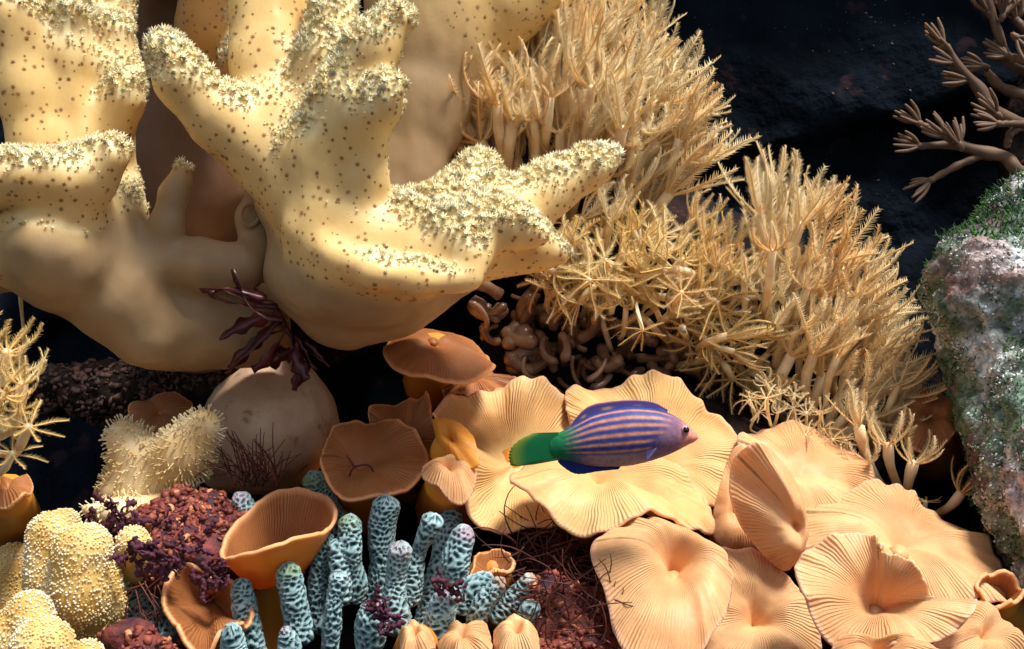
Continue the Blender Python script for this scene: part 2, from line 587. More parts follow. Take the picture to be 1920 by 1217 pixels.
# ------------------------------------------------------------------ the setting: rock wall, mound, added shade rock above the view
def sheet():
    prof = spline([(1.5, 2.4), (1.25, 1.4), (1.15, 0.7), (1.0, 0.2), (0.75, -0.15), (0.5, -0.42), (0.2, -0.66), (-0.2, -0.86), (-0.8, -0.95), (-1.6, -1.0), (-3.0, -1.05)], 260)
    xs = np.linspace(-3.2, 3.2, 330)
    X, Pi = np.meshgrid(xs, np.arange(len(prof)), indexing='ij')
    Y, Z = prof[Pi.astype(int), 0], prof[Pi.astype(int), 1]
    V = np.stack([X, Y, Z], -1).reshape(-1, 3)
    n, m = X.shape
    i, j = np.meshgrid(np.arange(n - 1), np.arange(m - 1), indexing='ij')
    F = np.stack([i * m + j, (i + 1) * m + j, (i + 1) * m + j + 1, i * m + j + 1], -1).reshape(-1, 4)
    N = vnormals(V, F)
    if N[len(N) // 2, 1] > 0:
        F = F[:, ::-1]; N = -N
    V = V + N * (0.16 * fbm(V, 1.6, 5, 3) + 0.05 * np.abs(fbm(V, 6, 3, 9)))[:, None]
    led = smooth(-0.02, 0.02, V[:, 2] - 0.42 - 0.25 * (V[:, 0] - 0.45) - 0.03 * fbm(V, 9, 2, 4))      # a shelf in the back wall
    V[:, 1] -= led * 0.10 * (V[:, 1] > 0.6)
    return V, F
V, F = sheet()
structure('reef_wall', V, F, M['wall'])

pr = limb([(-200, -420, 1.2, 300), (960, -460, 1.25, 330), (2300, -420, 1.2, 320)], sq=1.0)  # rock out of view, added to keep the sun off the back wall
V, F, N = blob(pr, 0.1, 0.03)
V = V + N * (0.1 * fbm(V, 3, 4, 5))[:, None]
structure('unseen_shade_rock', V, F, M['wall'])

# rock that carries the corals
pr = []
pr += limb([(1000, 760, 0.62, 150), (1250, 560, 0.62, 190), (1420, 620, 0.55, 170), (1600, 800, 0.45, 150)])
pr += limb([(1080, 300, 0.75, 170), (1150, 560, 0.66, 180)])
pr += limb([(950, 1120, 0.3, 150), (1300, 1080, 0.2, 170), (1700, 1130, 0.18, 170)])
pr += limb([(980, 900, 0.35, 120), (1300, 880, 0.3, 130), (1560, 950, 0.2, 120)])
pr += limb([(600, 1150, 0.25, 150), (300, 1150, 0.2, 160), (50, 1240, 0.1, 160)])
pr += limb([(500, 900, 0.45, 130), (300, 950, 0.35, 110)])
pr += limb([(250, 300, 0.75, 180), (480, 560, 0.7, 140), (640, 620, 0.75, 90)])
pr += limb([(600, 200, 0.75, 160), (850, 300, 0.75, 150)])
pr += limb([(2050, 200, 0.75, 150), (2050, 600, 0.6, 160), (1980, 1100, 0.3, 190)])
V, F, N = blob(pr, 0.08, 0.014)
V = V + N * (0.045 * fbm(V, 8, 5, 8))[:, None]
structure('reef_rock', V, F, M['rock'])

# ------------------------------------------------------------------ leather corals
def polyps_on(root, V, F, N, cap, tip, spacing=7.8, size=7.6, dots=27, seed=1, bright=0.12, dot_size=5.2):
    pos, f, w = on_faces(V, F, 1.6)
    nn = (N[F[f]] * w[..., None]).sum(1)
    c = (cap[F[f]] * w).sum(1); t = (tip[F[f]] * w).sum(1)
    nz = fbm(pos, 9, 3, seed)
    b = nn[:, 2] * 0.75 + t * 0.7 + nz * 0.55
    e = (c > 0.45) & (b + rng.normal(0, 0.09, len(b)) > bright + 0.33)
    pe, ne, be = pos[e], nn[e], 0.45 + 0.6 * smooth(bright + 0.2, bright + 0.62, b[e])
    i = thin(pe, U(spacing), 7000)
    if len(i):
        h_ = int(len(i) * 0.25)
        A, B = join([scatter_mesh(*ROSE, pe[i[:h_]], ne[i[:h_]], U(size * .55) * rng.uniform(0.5, 1.25, h_) * be[i[:h_]], 0.25), scatter_mesh(*FLOWER, pe[i[h_:]], ne[i[h_:]], U(size) * rng.uniform(0.65, 1.3, len(i) - h_) * be[i[h_:]], 0.35)])
        add('expanded_polyps', A, B, M['polyp'], root, False, kind='stuff')
    d = (c > 0.4 + 0.12 * nz) & (b < bright + 0.25)
    pd, nd = pos[d], nn[d]
    i = thin(pd, U(dots * 0.75), 4000)
    i = i[rng.random(len(i)) < 0.72]
    if len(i):
        A, B = scatter_mesh(*STAR, pd[i], nd[i], U(dot_size) * rng.uniform(0.35, 1.1, len(i)), 0.12)
        add('closed_polyps', A, B, M['dot'], root, False, kind='stuff')

def leather(name, label, prims, base, m, k=0.035, h=0.0075, seed=1, extra=None, **kw):
    root = thing(name, label, 'coral', base)
    V, F, N = blob(prims, k, h)
    V = V + N * (0.007 * fbm(V, 7, 3, seed) + 0.003 * fbm(V * np.array([1, 1, .35]), 34, 3, seed + 40))[:, None]
    N = vnormals(V, F)
    if (N * (V - V.mean(0))).sum() < 0:
        N = -N; F = F[:, ::-1]
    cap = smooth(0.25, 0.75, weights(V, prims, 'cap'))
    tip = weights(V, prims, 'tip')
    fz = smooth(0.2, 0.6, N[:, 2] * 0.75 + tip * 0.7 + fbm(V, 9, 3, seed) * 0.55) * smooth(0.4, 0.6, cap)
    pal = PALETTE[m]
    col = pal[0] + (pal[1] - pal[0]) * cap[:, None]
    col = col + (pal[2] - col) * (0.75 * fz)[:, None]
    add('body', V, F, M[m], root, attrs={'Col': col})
    if extra:
        A_, B_ = extra
        add('curl', A_, B_, M[m], root, attrs={'Col': np.tile(pal[0], (len(A_), 1))})
    polyps_on(root, V, F, N, cap, tip, seed=seed, **kw)
    return root

YOFF = -0.12
A = []
A += limb([(505, -60, 0.06, 74), (510, 120, 0.03, 72), (530, 240, 0.0, 86), (590, 360, -0.03, 92), (660, 440, -0.05, 88)], cap=1)
A += limb([(312, 92, -0.10, 34), (338, 150, -0.09, 44), (410, 225, -0.06, 54), (500, 300, -0.03, 66)], cap=1, tip=[1, .5, .1, 0])
A += limb([(742, 38, -0.14, 34), (700, 95, -0.14, 46), (650, 190, -0.12, 56), (615, 290, -0.08, 70), (640, 400, -0.07, 74)], cap=1, tip=[1, .9, .5, .1, 0])
A += limb([(625, -10, -0.02, 46), (620, 120, -0.05, 50), (600, 240, -0.04, 60)], cap=1, tip=[1, .6, .1])
A += limb([(735, 165, -0.18, 26), (712, 200, -0.16, 34), (655, 250, -0.12, 46)], cap=1, tip=[1, .9, .2])
A += limb([(700, 240, -0.14, 20), (690, 340, -0.11, 30), (660, 420, -0.09, 50)], cap=1, tip=[.8, .4, 0])
A += limb([(901, 312, -0.05, 32), (890, 350, -0.05, 44), (850, 405, -0.06, 62), (770, 440, -0.07, 66), (680, 470, -0.07, 66)], cap=1, tip=[1, .9, .5, .3, 0])
A += limb([(1142, 298, 0.02, 24), (1100, 318, 0.01, 34), (1030, 355, 0.0, 46), (950, 410, -0.02, 62), (850, 455, -0.04, 74)], cap=1, tip=[1, .7, .3, .1, 0])
A += limb([(1005, 440, -0.10, 26), (950, 425, -0.11, 42), (880, 430, -0.11, 52), (800, 470, -0.10, 56)], cap=1, tip=[1, .9, .6, .1])
A += limb([(885, 520, -0.17, 20), (880, 480, -0.15, 30), (840, 460, -0.12, 44)], cap=1, tip=[1, .7, .2])
A += limb([(1050, 478, 0.0, 18), (1000, 470, -0.01, 34), (900, 470, -0.02, 60)], cap=1, tip=[1, .2, 0])
A += limb([(610, 430, -0.08, 70), (700, 470, -0.10, 64), (800, 490, -0.11, 46), (860, 500, -0.12, 34)], cap=1)
A += limb([(560, 440, -.105, 22), (620, 480, -.15, 22), (700, 512, -.175, 22), (780, 524, -.18, 20), (850, 530, -.175, 18)], cap=1, tip=[-.6, -.6, -.5, -.2, .3])
A += limb([(505, 392, 0.02, 22), (508, 360, 0.03, 18), (520, 330, 0.02, 24)], cap=0.1)
A += [ball(680, 520, 0.02, 175, 105, 0.17)]
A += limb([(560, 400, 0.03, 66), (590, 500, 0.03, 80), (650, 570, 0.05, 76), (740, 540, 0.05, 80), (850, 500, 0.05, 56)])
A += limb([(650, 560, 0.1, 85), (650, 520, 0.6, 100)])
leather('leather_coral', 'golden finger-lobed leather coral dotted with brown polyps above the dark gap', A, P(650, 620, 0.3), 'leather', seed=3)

B = []
B += limb([(165, -60, 0.10, 84), (165, 120, 0.08, 80), (165, 270, 0.06, 78), (165, 400, 0.03, 110)], cap=1, tip=[1, .8, .3, 0])
B += limb([(215, 60, 0.02, 36), (215, 140, 0.03, 44), (190, 220, 0.04, 50)], cap=1, tip=[.9, .7, .1])
B += limb([(125, 15, -0.03, 44), (120, 110, -0.02, 46), (125, 190, -0.01, 46), (140, 290, 0.0, 60)], cap=1, tip=[1, .9, .5, 0])
B += limb([(245, 150, -0.02, 24), (235, 185, -0.01, 34), (200, 250, 0.02, 50)], cap=1, tip=[1, .9, .1])
B += limb([(22, 30, -0.08, 52), (40, 160, -0.06, 50), (75, 270, -0.04, 50), (90, 360, -0.02, 80)], cap=1, tip=[.4, .3, .3, 0])
B += limb([(205, 292, -0.12, 38), (165, 330, -0.11, 50), (110, 400, -0.08, 76)], cap=1, tip=[1, .6, 0])
B += limb([(-60, 340, -0.18, 60), (40, 330, -0.17, 46), (115, 335, -0.14, 46), (90, 410, -0.08, 80)], cap=1, tip=[.7, .7, .5, 0])
B += limb([(-80, 450, -0.1, 90), (60, 440, -0.06, 92)], cap=0.9)
B += [ball(140, 470, 0.02, 115, 125, 0.2, cap=0.15)]
B += limb([(-60, 500, 0.0, 60), (40, 500, 0.0, 44)], cap=0)
B += limb([(150, 470, 0.02, 110), (225, 550, 0.03, 92), (290, 610, 0.06, 78), (330, 640, 0.1, 56)])
B += limb([(205, 450, 0.0, 60), (290, 490, 0.03, 48), (380, 500, 0.03, 48), (455, 500, 0.03, 42), (482, 478, 0.05, 22)])
B += limb([(330, 520, 0.1, 80), (390, 600, 0.12, 90), (460, 610, 0.14, 80), (500, 640, 0.2, 50)])
B += limb([(342, 326, 0.0, 22), (326, 365, 0.0, 22), (312, 420, 0.0, 24), (300, 470, 0.02, 30)], tip=[0, 0, 0, 0], cap=[.9, .2, 0, 0])
B += limb([(480, 470, 0.06, 28), (478, 410, 0.08, 32), (490, 360, 0.1, 24), (472, 300, 0.12, 22)])
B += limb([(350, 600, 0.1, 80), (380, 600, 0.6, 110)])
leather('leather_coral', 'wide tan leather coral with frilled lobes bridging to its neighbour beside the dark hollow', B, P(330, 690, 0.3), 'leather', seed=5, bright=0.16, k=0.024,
        extra=tube(np.array([P(468 + 17 * math.cos(a), 404 - 20 * math.sin(a), -0.085 + .01 * math.cos(a)) for a in np.linspace(0.6, 6.0, 22)]), U(4.5), 8))

YOFF = 0.0
C = []
C += limb([(850, -90, 0.30, 190), (820, 60, 0.27, 130), (785, 200, 0.24, 92), (755, 320, 0.22, 70), (720, 420, 0.22, 66)], sq=0.7, cap=[1, .35, 0, 0, 0], tip=[-.3, -.3, 0, 0, 0])
C += limb([(1010, -60, 0.25, 90), (930, 0, 0.25, 90), (880, 70, 0.26, 66)], sq=0.7, cap=[1, 1, .8], tip=[.5, .2, .1])
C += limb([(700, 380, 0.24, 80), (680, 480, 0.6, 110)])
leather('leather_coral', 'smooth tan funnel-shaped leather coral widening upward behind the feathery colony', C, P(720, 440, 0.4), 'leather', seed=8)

E = []
E += [ball(340, 250, 0.42, 130, 210, 0.14, cap=0)]
E += limb([(250, -60, 0.36, 70), (260, 80, 0.38, 60), (300, 220, 0.4, 80)], cap=0)
E += limb([(395, -60, 0.22, 56), (388, 60, 0.24, 50), (388, 130, 0.27, 44), (370, 200, 0.36, 50)], cap=[1, .9, .5, 0], tip=[.1, 0, -.4, -.5])
E += [ball(340, -170, 0.18, 190, 60, 0.16, cap=0.4)]  # canopy slab above the view, added to shade this lobe
E += limb([(340, -150, 0.25, 60), (330, 0, 0.45, 60)])
E += limb([(440, 40, 0.2, 14), (436, 110, 0.2, 14), (432, 160, 0.22, 14)], cap=1, tip=1)
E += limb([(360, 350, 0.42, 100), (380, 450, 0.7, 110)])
leather('leather_coral', 'leather coral lobe with shade-darkened skin standing in the hollow between two golden corals', E, P(360, 430, 0.5), 'leather_shaded', seed=12)

# round pale stump below the leather corals
G_ = [ball(505, 800, 0.22, 118, 112, 0.16), ball(455, 850, 0.2, 90, 80, 0.14)]
G_ += limb([(520, 700, 0.26, 40), (500, 800, 0.3, 100), (500, 860, 0.5, 100)])
V, F, N = blob(G_, 0.05, 0.009)
V = V + N * (0.026 * fbm(V, 7, 4, 2))[:, None]
M['stump'] = mat('stump_skin', lin(212, 184, 158), lin(186, 154, 128), scale=9, rough=0.5, sss=0.4, sscale=0.04, bump=0.003, bscale=60, c3=lin(120, 84, 52), s3=22, lo3=0.6, hi3=0.75)
r_ = thing('soft_coral', 'smooth pale rounded coral stump below the red seaweed', 'coral', P(500, 880, 0.3))
add('body', V, F, M['stump'], r_)

# ------------------------------------------------------------------ feathery polyps
def tentacle_mesh(name, a0, a1, npair=30, curl=0.0, pl=0.135, w=0.019):
    """Length 1, leaves the axis at angle a0 and ends at angle a1 (from +Z)."""
    n = 11
    t = np.linspace(0, 1, n)
    ang = np.radians(a0 + (a1 - a0) * t ** 1.2)
    dx, dz = np.sin(ang) / (n - 1), np.cos(ang) / (n - 1)
    x = 0.05 + np.r_[0, np.cumsum(dx[:-1])]; z = np.r_[0, np.cumsum(dz[:-1])]
    y = curl * t ** 2 + 0.035 * np.sin(t * random.uniform(4, 7) + random.uniform(0, 6)) * t
    pts = np.stack([x, y, z], 1)
    parts = [tube(pts, w * (1 - 0.6 * t) + 0.004, 5)]
    tt, uu, vv = frames(pts)
    PV, PF = [], []
    for k in range(npair):
        s = 0.1 + 0.88 * k / (npair - 1)
        i = min(int(s * (n - 1)), n - 2); f = s * (n - 1) - i
        p = pts[i] * (1 - f) + pts[i + 1] * f
        T = tt[i]
        inward = np.array([-T[2], 0, T[0]])
        L = pl * (0.45 + 0.75 * math.sin(math.pi * min(s * 0.85 + 0.12, 1)))
        for sd in (-1, 1):
            for row in (0,):
                d = np.array([0, sd, 0]) + inward * random.choice([0.1, 0.7]) + T * 0.85 + np.array([random.uniform(-.15, .15) for _ in range(3)])
                d /= np.linalg.norm(d)
                e = np.cross(d, T); e /= np.linalg.norm(e) + 1e-9
                g = np.cross(d, e)
                b = len(PV)
                r = 0.0072
                PV += [p + e * r, p - e * r * 0.5 + g * r, p - e * r * 0.5 - g * r, p + d * L * random.uniform(0.8, 1.15) * (1 if row == 0 else 0.8)]
                PF += [(b, b + 1, b + 3), (b + 1, b + 2, b + 3), (b + 2, b, b + 3)]
    parts.append((np.array(PV), np.array(PF)))
    V, F = join(parts)
    return mesh_np(name, V, F, True)

TENT = {}
for nm, a0, a1 in (('cup', 62, -18), ('tall', 30, -4), ('open', 84, 62), ('star', 88, 100), ('droop', 70, 150)):
    TENT[nm] = [tentacle_mesh('tentacle', a0 + random.uniform(-8, 8), a1 + random.uniform(-32, 32), curl=random.uniform(-.22, .22)) for _ in range(7)]
TMAT = {}
def tent(kind, m):
    k = (kind, m)
    if k not in TMAT:
        L = []
        for me in TENT[kind]:
            c = me.copy(); c.materials.append(M[m]); L.append(c)
        TMAT[k] = L
    return random.choice(TMAT[k])

def polyp(root, head, axis, size, base, kind, m='feather', sr=0.1, n=8, stalk='stalk', bend=0.5):
    head = np.asarray(head, float); axis = np.asarray(axis, float); axis = axis / np.linalg.norm(axis)
    base = np.asarray(base, float)
    d = np.linalg.norm(head - base)
    c1 = base + (head - base) * 0.35 + rng.normal(0, 0.1 * d, 3)
    c2 = head - axis * d * bend
    t = np.linspace(0, 1, 9)[:, None]
    pts = (1 - t) ** 3 * base + 3 * (1 - t) ** 2 * t * c1 + 3 * (1 - t) * t ** 2 * c2 + t ** 3 * head
    rad = size * sr * np.array([1.0, .9, .85, .8, .8, .82, .9, 1.05, 1.0])
    V, F = tube(pts, rad, 7)
    q = Vector(axis).to_track_quat('Z', 'Y')
    Mw = Matrix.Translation(Vector(head)) @ q.to_matrix().to_4x4() @ Matrix.Rotation(random.uniform(0, 6.28), 4, 'Z')
    inv = np.array(Mw.inverted())
    Vl = V @ inv[:3, :3].T + inv[:3, 3]
    me = mesh_np('polyp', Vl, F)
    me.materials.append(M[stalk])
    o = bpy.data.objects.new('polyp', me)
    COL.objects.link(o)
    o.parent = root
    o.matrix_basis = Matrix.Translation(-Vector(LOC[root.name])) @ Mw
    for k in range(n):
        c = bpy.data.objects.new('tentacle', tent(kind, m))
        COL.objects.link(c)
        c.parent = o
        s = size * random.uniform(0.82, 1.12)
        c.matrix_basis = Matrix.Rotation(2 * math.pi * k / n + random.uniform(-.2, .2), 4, 'Z') @ Matrix.Rotation(random.uniform(-.18, .18), 4, 'Y') @ Matrix.Rotation(random.uniform(-.15, .15), 4, 'X') @ Matrix.Scale(s, 4)
    return o

def inside(poly, x, y):
    r = False
    j = len(poly) - 1
    for i in range(len(poly)):
        xi, yi = poly[i]; xj, yj = poly[j]
        if (yi > y) != (yj > y) and x < (xj - xi) * (y - yi) / (yj - yi) + xi:
            r = not r
        j = i
    return r

def edge_dist(poly, x, y):
    best = 1e9
    for i in range(len(poly)):
        a = np.array(poly[i - 1], float); b = np.array(poly[i], float)
        p = np.array([x, y]); t = np.clip(np.dot(p - a, b - a) / np.dot(b - a, b - a), 0, 1)
        best = min(best, np.linalg.norm(p - a - t * (b - a)))
    return best

def poisson(poly, d, tries=6000):
    xs = [p[0] for p in poly]; ys = [p[1] for p in poly]
    out = []
    for _ in range(tries):
        x, y = random.uniform(min(xs), max(xs)), random.uniform(min(ys), max(ys))
        if inside(poly, x, y) and all((x - a) ** 2 + (y - b) ** 2 > d * d for a, b in out):
            out.append((x, y))
    return out

def colony(label, poly, spacing, y0, depth, axis_of, kinds, size, base_of, mats=('feather',), extra=(), seed=1, jit=0.3):
    random.seed(seed)
    cx = sum(p[0] for p in poly) / len(poly); cy = max(p[1] for p in poly)
    root = thing('feather_coral', label, 'coral', P(cx, cy, y0 + 0.15))
    for x, y in poisson(poly, spacing):
        e = min(edge_dist(poly, x, y) / 120.0, 1.0)
        yy = y0 - depth * e + random.uniform(-.05, .05)
        ax = axis_of(x, y)
        ax = np.array(ax, float) + rng.normal(0, jit, 3)
        k = random.choice(kinds)
        s = U(size, yy) * random.uniform(0.78, 1.2)
        polyp(root, P(x, y, yy), ax, s, base_of(x, y, yy), k, random.choice(mats), sr=0.085)
    for (x, y, yy, ax, s, k, bx, by, byy) in extra:
        polyp(root, P(x, y, yy), ax, U(s, yy), P(bx, by, byy), k, random.choice(mats), sr=0.085)
    return root

# upper colony: tall tufts leaning up
U_POLY = [(875, 165), (930, 120), (1010, 90), (1060, 70), (1130, 60), (1190, 80), (1235, 130), (1270, 190), (1290, 240), (1290, 330), (1240, 390), (1190, 400), (1180, 330), (1010, 330), (850, 305)]
colony('tall tufted straw-coloured feathery coral rising behind the golden leather coral', U_POLY, 36, 0.30, 0.10,
       lambda x, y: (0.15 + (x - 1050) / 420.0, -0.35, 1.0 - max(0, (x - 1180)) / 400.0), ['tall', 'tall', 'tall', 'cup', 'cup'], 118,
       lambda x, y, yy: P(x * 0.75 + 1100 * 0.25 - 20, y + 130, yy + 0.26), seed=21, jit=0.2,
       extra=[(1090, 60, 0.3, (0.1, -.1, 1), 110, 'tall', 1090, 220, .5), (1160, 40, 0.32, (0.1, -.1, 1), 110, 'tall', 1140, 220, .5), (1215, 75, 0.32, (.35, -.2, 1), 95, 'tall', 1170, 220, .5),
              (1262, 135, 0.3, (.55, -.2, 1), 90, 'cup', 1190, 260, .5), (1285, 215, 0.28, (.6, -.2, .9), 90, 'cup', 1200, 330, .5), (1010, 60, .34, (-.1, -.2, 1), 90, 'cup', 1050, 230, .55),
              (1288, 300, 0.26, (.6, -.3, .8), 90, 'cup', 1200, 400, .5), (1050, 20, .36, (0, -.1, 1), 100, 'tall', 1060, 200, .55), (1130, -10, .38, (.05, -.1, 1), 100, 'tall', 1120, 200, .55)])

# middle colony: open tangled stars facing the glass
M_POLY = [(1000, 480), (1050, 430), (1110, 400), (1200, 430), (1280, 430), (1350, 480), (1400, 540), (1450, 640), (1470, 730), (1390, 730), (1310, 670), (1240, 590), (1160, 590), (1090, 580), (1020, 550)]
colony('tangled golden feathery coral with open star-shaped polyps over the curled brown stubs', M_POLY, 28, 0.22, 0.10,
       lambda x, y: (0.1 + (x - 1200) / 500.0, -0.75, 0.55 - (y - 500) / 300.0), ['cup', 'cup', 'droop', 'tall', 'tall', 'open'], 76,
       lambda x, y, yy: P(x, y + 60, yy + 0.28), mats=('feather', 'feather_gold'), seed=5, jit=0.5,
       extra=[(1105, 525, 0.05, (0.1, -1, 0.12), 72, 'star', 1110, 600, .35), (1278, 548, 0.07, (0.2, -1, .4), 58, 'open', 1270, 640, .35), (1205, 620, 0.04, (0.1, -.6, -.6), 46, 'open', 1210, 560, .3),
              (1325, 445, 0.2, (.3, -.3, 1), 74, 'cup', 1310, 540, .45), (1370, 470, 0.18, (.1, -.3, 1), 80, 'tall', 1360, 570, .42), (1300, 410, 0.24, (.5, -.3, .8), 76, 'cup', 1270, 500, .45), (1395, 520, 0.14, (-.1, -.4, 1), 78, 'cup', 1390, 620, .4), (1345, 500, .15, (0, -.5, 1), 76, 'cup', 1340, 600, .4)])

# outer colony: tall crown at the top, cups down the slope
R_POLY = [(1420, 470), (1450, 410), (1510, 420), (1560, 470), (1600, 540), (1640, 620), (1660, 700), (1690, 790), (1650, 830), (1590, 790), (1530, 730), (1470, 660), (1440, 580)]
colony('pale feathery coral with tall crown and long cups sloping down beside the open water', R_POLY, 37, 0.20, 0.10,
       lambda x, y: (0.1 + (x - 1430) / 420.0, -0.4, 1.0 - max(0, y - 600) / 700.0), ['cup', 'tall', 'tall'], 108,
       lambda x, y, yy: P(x * 0.8 + 1500 * 0.2 - 15, y + 140, yy + 0.22), seed=9, jit=0.2,
       extra=[(1425, 400, 0.16, (-.1, -.2, 1), 118, 'tall', 1440, 560, .4), (1470, 385, 0.18, (.1, -.2, 1), 112, 'tall', 1470, 560, .4), (1448, 470, 0.06, (0, -.3, 1), 92, 'cup', 1460, 620, .35),
              (1535, 420, 0.2, (.25, -.2, 1), 95, 'tall', 1510, 560, .4), (1610, 560, 0.15, (.5, -.2, .9), 95, 'cup', 1560, 680, .35), (1660, 650, 0.12, (.4, -.2, 1), 92, 'cup', 1600, 780, .3),
              (1685, 720, 0.1, (.35, -.2, 1), 84, 'cup', 1640, 840, .25), (1625, 525, 0.2, (.5, -.1, 1), 84, 'tall', 1570, 650, .4)])

# low clump and single cups by the peach discs
random.seed(31)
L_POLY = [(1400, 740), (1440, 715), (1490, 735), (1550, 780), (1600, 840), (1560, 850), (1480, 800), (1420, 775)]
colony('low ruffled cream feathery clump crouching behind the peach discs', L_POLY, 24, 0.06, 0.05, lambda x, y: (-.2, -0.7, .6), ['open', 'cup', 'cup', 'droop'], 38,
       lambda x, y, yy: P(x + 10, y + 50, yy + 0.2), seed=13)

def single(label, specs, m='feather'):
    x, y, yy, ax, s, k, bx, by, byy = specs[0]
    root = thing('feather_coral', label, 'coral', P(bx, by, byy))
    for (x, y, yy, ax, s, k, bx, by, byy) in specs:
        polyp(root, P(x, y, yy), ax, U(s, yy), P(bx, by, byy), k, m, sr=0.13, bend=0.35)
    return root
single('group of slender feathery cups on long pale stalks beside the ochre disc', [
    (1665, 835, 0.0, (-.05, -.2, 1), 78, 'cup', 1690, 940, .08), (1712, 868, -0.02, (.2, -.2, 1), 84, 'cup', 1700, 950, .06), (1610, 800, 0.02, (-.25, -.2, 1), 84, 'tall', 1670, 930, .1), (1625, 870, 0.0, (-.35, -.3, .9), 66, 'cup', 1680, 950, .1)])
single('single feathery cup on a leaning stalk against the encrusted rock', [(1802, 925, -0.04, (.5, -.2, .9), 74, 'cup', 1745, 985, .1)])
single('tiny feathery bud in the dark gap behind the peach discs', [(1736, 940, -0.02, (.1, -.2, 1), 34, 'open', 1742, 985, .08)])
GX = 34
single('golden feathery cups at the edge of the dark gap under the tan leather coral', [(q[0] + GX, *q[1:]) for q in [
    (8, 720, -0.42, (.2, -.3, 1), 84, 'cup', -40, 820, -.2), (20, 800, -0.45, (.5, -.5, .7), 74, 'open', -50, 860, -.2), (-20, 660, -0.4, (.5, -.4, .8), 84, 'cup', -70, 760, -.2), (-10, 850, -0.43, (.4, -.4, .6), 56, 'open', -60, 900, -.2),
    (-30, 740, -0.46, (.7, -.5, .5), 90, 'cup', -90, 800, -.2), (0, 770, -0.44, (.3, -.7, .5), 66, 'cup', -60, 840, -.2), (-25, 700, -0.38, (.6, -.5, .6), 84, 'cup', -90, 760, -.2), (-15, 800, -0.4, (.6, -.6, .2), 76, 'cup', -80, 850, -.2)]], 'feather_gold')

single('closed brown bud on a straight stalk under the tan leather coral', [(38, 548, -0.02, (0, -.1, 1), 30, 'tall', 44, 660, .05)], 'feather_gold')

# curled stubs in the shade under the middle colony
random.seed(3)
stub = thing('polyp_stubs', 'cluster of curled glossy brown polyp stubs in the shade below the feathery coral', 'coral', P(1100, 720, 0.3))
S_POLY = [(880, 590), (930, 540), (1000, 570), (1100, 600), (1200, 610), (1290, 650), (1330, 720), (1250, 715), (1130, 712), (1000, 712), (950, 660)]
for x, y in poisson(S_POLY, 20):
    yy = 0.24 + random.uniform(-.07, .07)
    L = random.uniform(22, 50)
    a = random.uniform(0, 6.28)
    cur = random.uniform(-3.0, 3.0)
    pts = []
    p = P(x, y, yy + 0.1)
    hd = np.array([math.cos(a), -0.5, math.sin(a)])
    for k in range(10):
        pts.append(p.copy())
        ang = a + cur * k / 9
        hd = np.array([math.cos(ang), -0.75 + 0.09 * k, math.sin(ang)])
        p = p + hd / np.linalg.norm(hd) * U(L * 2) / 9
    r0 = U(random.choice([5, 7, 9, 12, 15]) * random.uniform(.8, 1.15), yy)
    V, F = tube(pts, r0 * np.array([1, .95, .9, .85, .85, .9, 1, 1.15, 1.25, .9]), 9)
    o = add('stub', V, F, M['stub'], stub)

